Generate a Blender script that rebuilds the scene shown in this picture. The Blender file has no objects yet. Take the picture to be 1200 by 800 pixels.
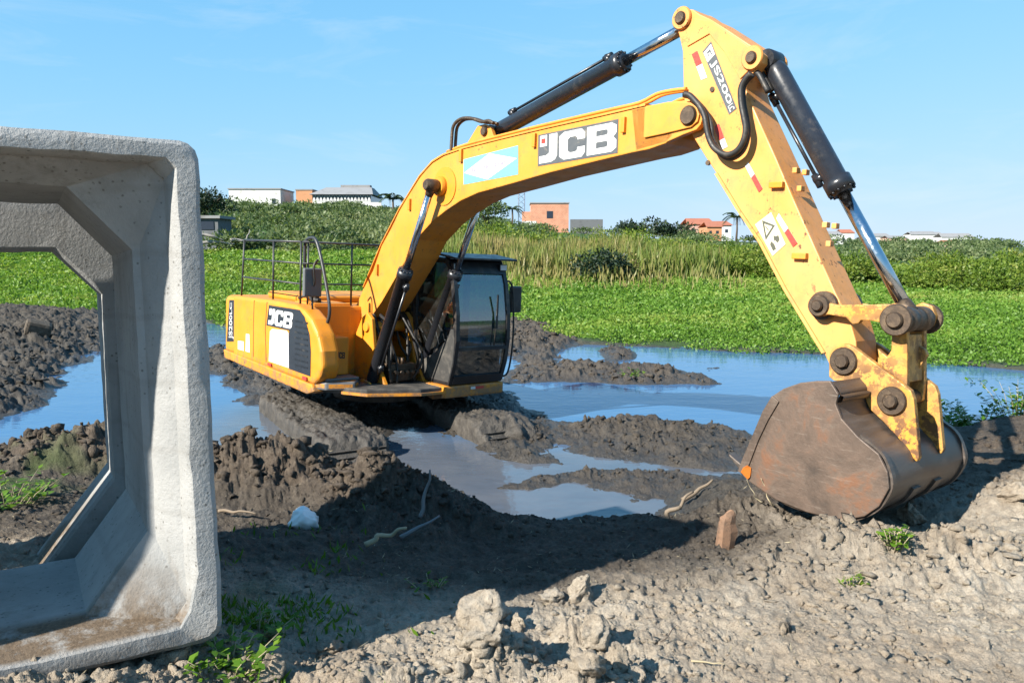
import bpy, bmesh, math, random
import numpy as np
from mathutils import Vector, Matrix

S = bpy.context.scene
COL = S.collection
rad = math.radians
random.seed(7)
RNG = np.random.default_rng(11)

# ------------------------------------------------------------------ camera, sky, sun, exposure
F = 930.0                       # focal length in pixels of a 1200 px wide frame
CAMZ = 2.5                      # lens height over the pond
PITCH = math.atan(108.0 / F)
cam = bpy.data.cameras.new('camera')
cam.sensor_width = 36.0
cam.lens = F * 36.0 / 1200.0
cam.clip_start = 0.05
cam.clip_end = 9000.0
camo = bpy.data.objects.new('camera', cam)
COL.objects.link(camo)
camo.location = (0, 0, CAMZ)
camo.rotation_euler = (math.pi / 2 - PITCH, 0, 0)
S.camera = camo

SUN_EL = rad(34.0)
SUN_H = Vector((0.78, 0.625, 0)).normalized()          # horizontal travel of the light
S.view_settings.view_transform = 'Standard'
S.view_settings.look = 'None'
S.view_settings.exposure = 1.3
S.view_settings.gamma = 1.0
S.view_settings.use_curve_mapping = False

W = bpy.data.worlds.new('World')
S.world = W
W.use_nodes = True
wn = W.node_tree.nodes
wl = W.node_tree.links
bg = wn['Background']
sky = wn.new('ShaderNodeTexSky')
sky.sky_type = 'NISHITA'
sky.sun_disc = False
sky.sun_elevation = SUN_EL
sky.sun_rotation = math.atan2(-SUN_H.x, -SUN_H.y)
sky.altitude = 0
sky.air_density = 1.0
sky.dust_density = 0.0
sky.ozone_density = 2.0
# soft shoulder per channel, as a camera compresses the bright horizon: x * s / (1 + k x)
sep = wn.new('ShaderNodeSeparateColor')
com = wn.new('ShaderNodeCombineColor')
wl.new(sky.outputs[0], sep.inputs[0])
for ch, k_, s_ in ((0, .19, 1.19), (1, .57, 3.6), (2, 1.0, 7.7)):
    den = wn.new('ShaderNodeMath'); den.operation = 'MULTIPLY_ADD'
    den.inputs[1].default_value = k_; den.inputs[2].default_value = 1.0
    wl.new(sep.outputs[ch], den.inputs[0])
    num = wn.new('ShaderNodeMath'); num.operation = 'MULTIPLY'; num.inputs[1].default_value = s_
    wl.new(sep.outputs[ch], num.inputs[0])
    dv_ = wn.new('ShaderNodeMath'); dv_.operation = 'DIVIDE'
    wl.new(num.outputs[0], dv_.inputs[0]); wl.new(den.outputs[0], dv_.inputs[1])
    wl.new(dv_.outputs[0], com.inputs[ch])
# faint high wisps of cloud
wtc = wn.new('ShaderNodeTexCoord')
wmp = wn.new('ShaderNodeMapping'); wmp.inputs['Scale'].default_value = (2.2, 2.2, 11.0); wmp.inputs['Location'].default_value = (1.3, .4, .2)
wl.new(wtc.outputs['Generated'], wmp.inputs['Vector'])
wno = wn.new('ShaderNodeTexNoise'); wno.inputs['Scale'].default_value = 1.5; wno.inputs['Detail'].default_value = 7; wno.inputs['Roughness'].default_value = .62; wno.inputs['Distortion'].default_value = .6
wl.new(wmp.outputs[0], wno.inputs['Vector'])
wrp = wn.new('ShaderNodeValToRGB'); wrp.color_ramp.elements[0].position = .52; wrp.color_ramp.elements[1].position = .82
wrp.color_ramp.elements[1].color = (.32, .32, .32, 1)
wl.new(wno.outputs['Fac'], wrp.inputs[0])
wmx = wn.new('ShaderNodeMix'); wmx.data_type = 'RGBA'
wl.new(wrp.outputs[0], wmx.inputs[0]); wl.new(com.outputs[0], wmx.inputs[6]); wmx.inputs[7].default_value = (5.6, 6.2, 6.6, 1)
wl.new(wmx.outputs[2], bg.inputs[0])
bg.inputs[1].default_value = 0.064

sun = bpy.data.lights.new('sun', 'SUN')
sun.energy = 5.0
sun.angle = rad(0.55)
sun.color = (1.0, 0.94, 0.84)
suno = bpy.data.objects.new('sun', sun)
COL.objects.link(suno)
suno.rotation_euler = Vector((SUN_H.x * math.cos(SUN_EL), SUN_H.y * math.cos(SUN_EL), -math.sin(SUN_EL))).to_track_quat('-Z', 'Y').to_euler()
suno.location = (-20, -15, 25)

# ------------------------------------------------------------------ maths of the site
CP, SP = math.cos(PITCH), math.sin(PITCH)
CAM = np.array([0, 0, CAMZ])

def ray(u, v):
    a, b = (u - 600.0) / F, -(v - 400.0) / F
    return np.array([a, CP + b * SP, -SP + b * CP])

def ground(u, v, z=0.0):
    d = ray(u, v)
    t = (z - CAMZ) / d[2]
    return (d[0] * t, d[1] * t)

def at(u, v, Y):
    d = ray(u, v)
    t = Y / d[1]
    return (d[0] * t, Y, CAMZ + d[2] * t)

def rotm(yaw, pit, rol):
    cy, sy = math.cos(-yaw), math.sin(-yaw)
    Rz = np.array([[cy, -sy, 0], [sy, cy, 0], [0, 0, 1]])
    c, s = math.cos(pit), math.sin(pit)
    Ry = np.array([[c, 0, s], [0, 1, 0], [-s, 0, c]])
    c, s = math.cos(rol), math.sin(rol)
    Rx = np.array([[1, 0, 0], [0, c, -s], [0, s, c]])
    return Rz @ Ry @ Rx

# excavator frame: origin at the boom foot pin, x forward, y to its left, z up
MR = rotm(0.857, 0.022, -0.038)
MT = np.array([-1.752, 11.177, -1.081 + CAMZ])

def tr(u, v, y):                                      # survey of a side face: (x, z) on the machine's plane y
    d = MR.T @ ray(u, v)
    o = MR.T @ (CAM - MT)
    t = (y - o[1]) / d[1]
    q = o + t * d
    return (q[0], q[2])

def trs(pts, y):
    return [tr(u, v, y) for u, v in pts]

def trx(u, v, x):
    d = MR.T @ ray(u, v)
    o = MR.T @ (CAM - MT)
    t = (x - o[0]) / d[0]
    q = o + t * d
    return (q[1], q[2])

# ------------------------------------------------------------------ noise
_perm = np.random.default_rng(3).permutation(4096).astype(np.int64)
_g = np.random.default_rng(4).uniform(0, 2 * np.pi, 4096)
_gx, _gy = np.cos(_g), np.sin(_g)
_jx = np.random.default_rng(5).uniform(0.1, 0.9, 4096)
_jy = np.random.default_rng(6).uniform(0.1, 0.9, 4096)
_jh = np.random.default_rng(8).uniform(0.0, 1.0, 4096)

def _h(ix, iy):
    return _perm[(_perm[ix & 4095] + iy) & 4095]

def perlin(x, y):
    ix = np.floor(x).astype(np.int64)
    iy = np.floor(y).astype(np.int64)
    fx, fy = x - ix, y - iy
    u = fx * fx * fx * (fx * (fx * 6 - 15) + 10)
    v = fy * fy * fy * (fy * (fy * 6 - 15) + 10)
    def gr(i, j):
        h = _h(ix + i, iy + j)
        return _gx[h] * (fx - i) + _gy[h] * (fy - j)
    a = gr(0, 0) * (1 - u) + gr(1, 0) * u
    b = gr(0, 1) * (1 - u) + gr(1, 1) * u
    return (a * (1 - v) + b * v) * 1.4

def clods(x, y):                                      # lumps: one rounded lump per cell, random height
    ix = np.floor(x).astype(np.int64)
    iy = np.floor(y).astype(np.int64)
    best = np.zeros_like(x)
    for i in (-1, 0, 1):
        for j in (-1, 0, 1):
            h = _h(ix + i, iy + j)
            dx = x - (ix + i + _jx[h])
            dy = y - (iy + j + _jy[h])
            r = 0.35 + 0.4 * _jh[h]
            d2 = (dx * dx + dy * dy) / (r * r)
            pr = np.clip(1.5 * (1 - np.sqrt(d2)), 0, .85) * r
            pr = pr + np.where(d2 < 1, (dx * _gx[h] + dy * _gy[h]) * .45 * np.clip(1.2 * (1 - d2), 0, 1), 0)
            best = np.maximum(best, pr)
    return best

def sdist(x, y, poly):                                # signed distance, positive inside
    P = np.array(poly, float)
    n = len(P)
    dmin = np.full(x.shape, 1e9)
    ins = np.zeros(x.shape, bool)
    for i in range(n):
        a, b = P[i], P[(i + 1) % n]
        ex, ey = b - a
        wx, wy = x - a[0], y - a[1]
        t = np.clip((wx * ex + wy * ey) / (ex * ex + ey * ey + 1e-12), 0, 1)
        dx, dy = wx - ex * t, wy - ey * t
        dmin = np.minimum(dmin, dx * dx + dy * dy)
        c = ((a[1] <= y) & (b[1] > y)) | ((b[1] <= y) & (a[1] > y))
        if ey != 0:
            xi = a[0] + (y - a[1]) / ey * ex
            ins ^= c & (x < xi)
    d = np.sqrt(dmin)
    return np.where(ins, d, -d)

def sst(a, b, x):
    t = np.clip((x - a) / (b - a), 0, 1)
    return t * t * (3 - 2 * t)

# ------------------------------------------------------------------ mesh helpers
def link(name, me, mat=None, parent=None, loc=None):
    o = bpy.data.objects.new(name, me)
    COL.objects.link(o)
    if mat is not None and me is not None:
        for m in (mat if isinstance(mat, (list, tuple)) else [mat]):
            me.materials.append(m)
    if parent is not None:
        o.parent = parent
    if loc is not None:
        o.location = loc
    return o

def tag(o, label=None, cat=None, group=None, kind=None):
    if label: o['label'] = label
    if cat: o['category'] = cat
    if group: o['group'] = group
    if kind: o['kind'] = kind
    return o

def empty(name, loc=(0, 0, 0), rz=0.0):
    o = bpy.data.objects.new(name, None)
    COL.objects.link(o)
    o.empty_display_size = 0.2
    o.location = loc
    o.rotation_euler = (0, 0, rz)
    return o

class MB:
    """collects shapes into one mesh"""
    def __init__(self):
        self.bm = bmesh.new()
        self.mi = 0
    def _new(self, vs, fs, smooth=False):
        bv = [self.bm.verts.new(v) for v in vs]
        out = []
        for f in fs:
            try:
                bf = self.bm.faces.new([bv[i] for i in f])
                bf.smooth = smooth
                bf.material_index = self.mi
                out.append(bf)
            except ValueError:
                pass
        return bv, out
    def _bevel(self, faces, w, seg=2):
        es = {e for f in faces for e in f.edges if len(e.link_faces) == 2 and e.calc_face_angle(0) > 0.35}
        if es:
            bmesh.ops.bevel(self.bm, geom=list(es), offset=w, segments=seg, affect='EDGES', profile=0.6, clamp_overlap=True)
    def prism(self, xz, y0, y1, bevel=0.0, seg=2):            # outline in x,z, depth along y
        n = len(xz)
        vs = [(x, y0, z) for x, z in xz] + [(x, y1, z) for x, z in xz]
        fs = [tuple(range(n)), tuple(range(2 * n - 1, n - 1, -1))] + [(i, i + n, (i + 1) % n + n, (i + 1) % n) for i in range(n)]
        bv, f = self._new(vs, fs)
        bmesh.ops.recalc_face_normals(self.bm, faces=f)
        if bevel: self._bevel(f, bevel, seg)
        return self
    def plan(self, xy, z0, z1, bevel=0.0, seg=2):             # outline in x,y, depth along z
        n = len(xy)
        vs = [(x, y, z0) for x, y in xy] + [(x, y, z1) for x, y in xy]
        fs = [tuple(range(n)), tuple(range(2 * n - 1, n - 1, -1))] + [(i, i + n, (i + 1) % n + n, (i + 1) % n) for i in range(n)]
        bv, f = self._new(vs, fs)
        bmesh.ops.recalc_face_normals(self.bm, faces=f)
        if bevel: self._bevel(f, bevel, seg)
        return self
    def box(self, x0, x1, y0, y1, z0, z1, bevel=0.0, seg=2):
        return self.plan([(x0, y0), (x1, y0), (x1, y1), (x0, y1)], z0, z1, bevel, seg)
    def hexa(self, a, b, bevel=0.0):                          # two quads joined
        vs = list(a) + list(b)
        fs = [(0, 1, 2, 3), (7, 6, 5, 4)] + [(i, i + 4, (i + 1) % 4 + 4, (i + 1) % 4) for i in range(4)]
        bv, f = self._new(vs, fs)
        bmesh.ops.recalc_face_normals(self.bm, faces=f)
        if bevel: self._bevel(f, bevel)
        return self
    def quad(self, a, b, c, d):
        self._new([a, b, c, d], [(0, 1, 2, 3)])
        return self
    def tube(self, pts, r, n=10, cap=True, sm=True):
        pts = [Vector(p) for p in pts]
        rs = r if isinstance(r, (list, tuple)) else [r] * len(pts)
        rings = []
        up = None
        for i, p in enumerate(pts):
            if i == 0: t = pts[1] - p
            elif i == len(pts) - 1: t = p - pts[i - 1]
            else: t = (pts[i + 1] - p).normalized() + (p - pts[i - 1]).normalized()
            t.normalize()
            if up is None:
                up = Vector((0, 0, 1)) if abs(t.z) < 0.9 else Vector((1, 0, 0))
            a = t.cross(up)
            if a.length < 1e-5: a = t.orthogonal()
            a.normalize()
            b = a.cross(t).normalized()
            up = b
            rings.append([p + (a * math.cos(2 * math.pi * k / n) + b * math.sin(2 * math.pi * k / n)) * rs[i] for k in range(n)])
        vs = [v for ring in rings for v in ring]
        fs = []
        for i in range(len(pts) - 1):
            for k in range(n):
                k2 = (k + 1) % n
                fs.append((i * n + k, i * n + k2, (i + 1) * n + k2, (i + 1) * n + k))
        bv, f = self._new(vs, fs, sm)
        if cap:
            for ring in (bv[:n][::-1], bv[-n:]):
                try:
                    bf = self.bm.faces.new(ring); bf.material_index = self.mi; f.append(bf)
                except ValueError: pass
        bmesh.ops.recalc_face_normals(self.bm, faces=f)
        return self
    def cyl(self, p0, p1, r, n=24, r1=None, bevel=0.0):
        p0, p1 = Vector(p0), Vector(p1)
        b = bevel
        if b:
            d = (p1 - p0).normalized()
            return self.tube([p0, p0 + d * 1e-4, p0 + d * b, p1 - d * b, p1 - d * 1e-4, p1], [r - b, r - b, r, r, r - b, r - b], n)
        return self.tube([p0, p1], [r, r1 if r1 is not None else r], n)
    def build(self, name, mat, parent=None, loc=None, wn_=False):
        me = bpy.data.meshes.new(name)
        self.bm.to_mesh(me)
        self.bm.free()
        return link(name, me, mat, parent, loc)

def smooth_path(pts, k=6):                             # Catmull-Rom
    P = [Vector(p) for p in pts]
    P = [P[0] * 2 - P[1]] + P + [P[-1] * 2 - P[-2]]
    out = []
    for i in range(1, len(P) - 2):
        for j in range(k):
            t = j / k
            a, b, c, d = P[i - 1], P[i], P[i + 1], P[i + 2]
            out.append(0.5 * ((2 * b) + (c - a) * t + (2 * a - 5 * b + 4 * c - d) * t * t + (3 * b - a - 3 * c + d) * t ** 3))
    out.append(P[-2])
    return out

def np_mesh(name, verts, faces, attrs=None, smooth=False):
    """quads or tris from arrays; attrs: {name: (domain, array)}"""
    me = bpy.data.meshes.new(name)
    nv, nf, k = len(verts), len(faces), faces.shape[1]
    me.vertices.add(nv)
    me.vertices.foreach_set('co', np.ascontiguousarray(verts, np.float32).ravel())
    me.loops.add(nf * k)
    me.loops.foreach_set('vertex_index', np.ascontiguousarray(faces, np.int32).ravel())
    me.polygons.add(nf)
    me.polygons.foreach_set('loop_start', np.arange(0, nf * k, k, dtype=np.int32))
    if smooth:
        me.polygons.foreach_set('use_smooth', np.ones(nf, bool))
    me.update(calc_edges=True)
    for an, (dom, arr) in (attrs or {}).items():
        a = me.attributes.new(an, 'FLOAT', dom)
        a.data.foreach_set('value', np.ascontiguousarray(arr, np.float32).ravel())
    return me

def leaf_mesh(name, pos, d, side, ln, wd, tint, fold=0.0):
    """one rhombic leaf per row"""
    n = len(pos)
    d = d / np.linalg.norm(d, axis=1, keepdims=True)
    side = side - d * np.sum(side * d, 1, keepdims=True)
    side = side / (np.linalg.norm(side, axis=1, keepdims=True) + 1e-9)
    ln = np.broadcast_to(ln, (n,))[:, None]
    wd = np.broadcast_to(wd, (n,))[:, None]
    up = np.cross(d, side) * fold * wd
    V = np.stack([pos, pos + d * ln * 0.45 + side * wd * 0.5 + up, pos + d * ln, pos + d * ln * 0.45 - side * wd * 0.5 + up], 1).reshape(-1, 3)
    Fa = np.arange(n * 4).reshape(n, 4)
    return np_mesh(name, V, Fa, {'tint': ('FACE', tint)})

# ------------------------------------------------------------------ material helpers
ALB = 0.70                      # base colours below are written for a brighter film; scaled to real albedo

class NT:
    def __init__(self, name):
        self.m = bpy.data.materials.new(name)
        self.m.use_nodes = True
        self.t = self.m.node_tree
        self.n = self.t.nodes
        self.l = self.t.links
        self.b = self.n['Principled BSDF']
        self.out = self.n['Material Output']
        self._co = None
    def add(self, typ, **kw):
        nd = self.n.new(typ)
        for k, v in kw.items(): setattr(nd, k, v)
        return nd
    def put(self, sock, v):
        if isinstance(v, bpy.types.NodeSocket): self.l.new(v, sock)
        elif isinstance(v, (tuple, list)) and len(v) == 3 and sock.type == 'RGBA': sock.default_value = (*[c_ * ALB for c_ in v], 1)
        else: sock.default_value = v
    def co(self, kind='Object'):
        if self._co is None: self._co = self.add('ShaderNodeTexCoord')
        return self._co.outputs[kind]
    def pos(self):
        return self.add('ShaderNodeNewGeometry').outputs['Position']
    def noise(self, scale, detail=4, rough=0.6, vec=None, dist=0.0):
        nd = self.add('ShaderNodeTexNoise')
        nd.inputs['Scale'].default_value = scale
        nd.inputs['Detail'].default_value = detail
        nd.inputs['Roughness'].default_value = rough
        nd.inputs['Distortion'].default_value = dist
        self.l.new(vec if vec is not None else self.co(), nd.inputs['Vector'])
        return nd.outputs['Fac']
    def ramp(self, fac, stops, interp='LINEAR'):
        nd = self.add('ShaderNodeValToRGB')
        cr = nd.color_ramp
        cr.interpolation = interp
        while len(cr.elements) < len(stops): cr.elements.new(0.5)
        for e, (p, c) in zip(cr.elements, stops):
            e.position = p
            e.color = (c, c, c, 1) if isinstance(c, (int, float)) else (*[q_ * ALB for q_ in c], 1)
        self.put(nd.inputs[0], fac)
        return nd.outputs[0]
    def mix(self, fac, a, b, mode='MIX'):
        nd = self.add('ShaderNodeMix', data_type='RGBA', blend_type=mode)
        self.put(nd.inputs[0], fac)
        self.put(nd.inputs[6], a)
        self.put(nd.inputs[7], b)
        return nd.outputs[2]
    def math(self, op, a, b=0.0, clamp=False):
        nd = self.add('ShaderNodeMath', operation=op, use_clamp=clamp)
        self.put(nd.inputs[0], a)
        self.put(nd.inputs[1], b)
        return nd.outputs[0]
    def attr(self, name):
        return self.add('ShaderNodeAttribute', attribute_name=name).outputs['Fac']
    def bump(self, h, strength=0.5, dist=0.02, prev=None):
        nd = self.add('ShaderNodeBump')
        nd.inputs['Strength'].default_value = strength
        nd.inputs['Distance'].default_value = dist
        self.put(nd.inputs['Height'], h)
        if prev is not None: self.l.new(prev, nd.inputs['Normal'])
        return nd.outputs[0]
    def set(self, **kw):
        nm = dict(color='Base Color', rough='Roughness', metal='Metallic', normal='Normal', spec='Specular IOR Level', alpha='Alpha', coat='Coat Weight', ior='IOR', trans='Transmission Weight')
        for k, v in kw.items(): self.put(self.b.inputs[nm[k]], v)
        return self

def plain(name, col, rough=0.5, metal=0.0, var=0.25, scale=6.0, bump=0.0, dirt=None, dirt_amt=0.3):
    t = NT(name)
    f = t.noise(scale, 5, 0.65)
    c = t.mix(t.ramp(f, [(0.3, 1 - var), (0.7, 1.0)]), (col[0] * (1 - var), col[1] * (1 - var), col[2] * (1 - var)), col)
    if dirt:
        g = t.ramp(t.noise(scale * 0.6, 6, 0.7, dist=0.4), [(0.62 - dirt_amt * 0.4, 0.0), (0.72, 1.0)])
        c = t.mix(g, c, dirt)
    t.set(color=c, rough=t.ramp(t.noise(scale * 2.3, 3), [(0.3, max(rough - 0.1, 0.02)), (0.7, min(rough + 0.12, 1))]), metal=metal)
    if bump: t.set(normal=t.bump(t.noise(scale * 5, 4), bump, 0.01))
    return t.m

def paint(name, base, worn, rust_amt, faded=0.0, dust=0.25, splash=False):
    """machine paint with sun-faded patches, chips down to rust and dried mud"""
    t = NT(name)
    f = t.ramp(t.noise(1.3, 4, 0.6), [(0.35, 0.0), (0.7, 1.0)])
    c = t.mix(f, base, worn)
    st = t.add('ShaderNodeMapping')
    st.inputs['Scale'].default_value = (9, 9, 1.2)
    t.l.new(t.co(), st.inputs['Vector'])
    streak = t.ramp(t.noise(1.6, 5, 0.7, vec=st.outputs[0]), [(0.55, 0.0), (0.78, 1.0)])
    c = t.mix(t.math('MULTIPLY', streak, dust), c, (0.25, 0.16, 0.07))
    grime = t.ramp(t.noise(4.5, 6, 0.75), [(0.5, 0.0), (0.75, 1.0)])
    c = t.mix(t.math('MULTIPLY', grime, dust), c, (0.20, 0.15, 0.10))
    if splash:                                                  # dried mud thrown up from the tracks
        sx_ = t.add('ShaderNodeSeparateXYZ'); t.l.new(t.co(), sx_.inputs[0])
        lv = t.math('SUBTRACT', t.noise(7.0, 7, 0.78), t.math('ADD', t.math('MULTIPLY', sx_.outputs[2], 0.60), 0.45))
        c = t.mix(t.ramp(lv, [(0.42, 0.0), (0.60, 0.8)]), c, (0.17, 0.13, 0.095))
    chip = t.ramp(t.noise(13.0, 7, 0.72), [(0.66 - rust_amt * 0.2, 0.0), (0.70 - rust_amt * 0.18, 1.0)])
    patch = t.ramp(t.noise(2.2, 3, 0.6), [(0.5 - rust_amt * 0.25, 0.0), (0.62, 1.0)])
    k = t.math('MULTIPLY', chip, patch)
    c = t.mix(k, c, t.mix(t.noise(30, 3), (0.10, 0.045, 0.02), (0.22, 0.10, 0.05)))
    t.set(color=c, rough=t.mix(k, t.ramp(t.noise(5, 4), [(0.3, 0.40), (0.7, 0.66)]), (0.8, 0.8, 0.8, 1)))
    t.set(normal=t.bump(t.math('ADD', t.noise(60, 3), t.math('MULTIPLY', k, -1.5)), 0.12, 0.004))
    return t.m

M = {}
M['yellow'] = paint('yellow_paint', (0.86, 0.30, 0.010), (0.84, 0.34, 0.022), 0.16, dust=0.30, splash=True)
M['boom_yellow'] = paint('boom_paint', (0.89, 0.318, 0.024), (0.87, 0.365, 0.052), 0.26, dust=0.42)
M['arm_yellow'] = paint('arm_paint', (0.91, 0.362, 0.068), (0.91, 0.415, 0.125), 0.36, dust=0.44)
M['rusty_yellow'] = paint('worn_paint', (0.78, 0.34, 0.03), (0.66, 0.37, 0.11), 0.95, dust=0.75)
M['dark_paint'] = plain('dark_paint', (0.018, 0.019, 0.022), 0.38, var=0.4, scale=5, dirt=(0.12, 0.10, 0.08), dirt_amt=0.25)
M['black_steel'] = plain('cylinder_paint', (0.022, 0.024, 0.030), 0.32, var=0.35, scale=8, bump=0.05, dirt=(0.07, 0.062, 0.055), dirt_amt=0.1)
M['rail_steel'] = plain('rail_paint', (0.045, 0.047, 0.05), 0.45, var=0.4, scale=12)
M['chrome'] = plain('chrome_rod', (0.72, 0.74, 0.78), 0.16, metal=1.0, var=0.1, scale=14)
M['pin'] = plain('greasy_pin', (0.12, 0.085, 0.06), 0.5, metal=0.55, var=0.5, scale=25, bump=0.2, dirt=(0.23, 0.16, 0.10), dirt_amt=0.4)
M['rubber'] = plain('hose_rubber', (0.022, 0.02, 0.018), 0.55, var=0.3, scale=15, dirt=(0.10, 0.08, 0.055), dirt_amt=0.25)
M['plate_grey'] = plain('logo_plate', (0.10, 0.11, 0.12), 0.5, var=0.2, scale=9, dirt=(0.28, 0.25, 0.2), dirt_amt=0.1)
M['black_panel'] = plain('black_panel', (0.03, 0.033, 0.04), 0.35, var=0.3, scale=6)
M['white'] = plain('white_film', (0.82, 0.82, 0.80), 0.45, var=0.06, scale=6)
M['cyan'] = plain('cyan_film', (0.20, 0.66, 0.66), 0.45, var=0.12, scale=20)
M['lilac'] = plain('faded_lettering', (0.36, 0.32, 0.52), 0.5, var=0.2, scale=30)
M['red'] = plain('red_film', (0.68, 0.06, 0.04), 0.45, var=0.15, scale=20)
M['ink'] = plain('sticker_ink', (0.10, 0.10, 0.07), 0.5, var=0.2, scale=30)
M['sticker'] = plain('warning_film', (0.80, 0.74, 0.52), 0.5, var=0.12, scale=25)
M['grey_cover'] = plain('mirror_shell', (0.15, 0.155, 0.16), 0.5, var=0.15, scale=8)
M['orange'] = plain('orange_lens', (0.75, 0.10, 0.03), 0.3, var=0.1, scale=8)
M['dusty_panel'] = plain('dusty_panel', (0.05, 0.048, 0.045), 0.7, var=0.4, scale=7, bump=0.1, dirt=(0.17, 0.15, 0.125), dirt_amt=0.4)
M['seat'] = plain('seat_cloth', (0.03, 0.03, 0.035), 0.8, var=0.2, scale=20)
M['lamp'] = plain('lamp_lens', (0.85, 0.86, 0.88), 0.12, var=0.05, scale=20)

def glass_mat(name, tint, refl):
    t = NT(name)
    t.n.remove(t.b)
    tr_ = t.add('ShaderNodeBsdfTransparent'); tr_.inputs[0].default_value = (*tint, 1)
    gl = t.add('ShaderNodeBsdfGlossy'); gl.inputs['Roughness'].default_value = 0.03
    gl.inputs[0].default_value = (0.85, 0.92, 1.0, 1)
    fr = t.add('ShaderNodeFresnel'); fr.inputs[0].default_value = 1.5
    mx = t.add('ShaderNodeMixShader')
    t.l.new(t.math('ADD', fr.outputs[0], refl, clamp=True), mx.inputs[0])
    t.l.new(tr_.outputs[0], mx.inputs[1]); t.l.new(gl.outputs[0], mx.inputs[2])
    df = t.add('ShaderNodeBsdfDiffuse'); df.inputs[0].default_value = (0.30, 0.29, 0.26, 1)
    m2 = t.add('ShaderNodeMixShader')
    t.l.new(t.ramp(t.noise(3.0, 5, 0.7), [(0.45, 0.02), (0.8, 0.14)]), m2.inputs[0])
    t.l.new(mx.outputs[0], m2.inputs[1]); t.l.new(df.outputs[0], m2.inputs[2])
    t.l.new(m2.outputs[0], t.out.inputs[0])
    return t.m
M['glass'] = glass_mat('tinted_glass', (0.17, 0.27, 0.33), 0.16)

def rust_steel():
    t = NT('worn_bucket_steel')
    a = t.noise(2.6, 6, 0.68, dist=0.5)
    c = t.ramp(a, [(0.28, (0.065, 0.055, 0.048)), (0.45, (0.125, 0.088, 0.066)), (0.56, (0.165, 0.112, 0.082)), (0.66, (0.225, 0.105, 0.055)), (0.8, (0.20, 0.15, 0.12))])
    mp = t.add('ShaderNodeMapping'); mp.inputs['Scale'].default_value = (3, 3, 26); mp.inputs['Rotation'].default_value = (0, 0.25, 0)
    t.l.new(t.co(), mp.inputs['Vector'])
    scr = t.ramp(t.noise(1.5, 5, 0.7, vec=mp.outputs[0]), [(0.58, 0.0), (0.72, 1.0)])
    c = t.mix(t.math('MULTIPLY', scr, 0.45), c, (0.40, 0.33, 0.27))
    mud = t.ramp(t.noise(6, 6, 0.75), [(0.56, 0.0), (0.7, 1.0)])
    c = t.mix(t.math('MULTIPLY', mud, 0.6), c, (0.20, 0.16, 0.125))
    t.set(color=c, rough=t.ramp(a, [(0.3, 0.42), (0.7, 0.72)]), metal=0.25)
    t.set(normal=t.bump(t.noise(28, 6, 0.7), 0.25, 0.01, t.bump(a, 0.25, 0.04)))
    return t.m
M['bucket'] = rust_steel()

def shell_steel():
    t = NT('polished_bucket_shell')
    a = t.noise(2.0, 5, 0.65)
    mp = t.add('ShaderNodeMapping'); mp.inputs['Scale'].default_value = (14, 1.4, 14)
    t.l.new(t.co(), mp.inputs['Vector'])
    s = t.noise(1.4, 5, 0.65, vec=mp.outputs[0])
    c = t.ramp(s, [(0.3, (0.10, 0.085, 0.075)), (0.55, (0.17, 0.14, 0.12)), (0.75, (0.24, 0.20, 0.17))])
    c = t.mix(t.ramp(a, [(0.5, 0.0), (0.75, 0.7)]), c, (0.16, 0.09, 0.05))
    t.set(color=c, rough=t.ramp(s, [(0.3, 0.35), (0.7, 0.55)]), metal=0.5, normal=t.bump(s, 0.2, 0.01))
    return t.m
M['shell'] = shell_steel()

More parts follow.
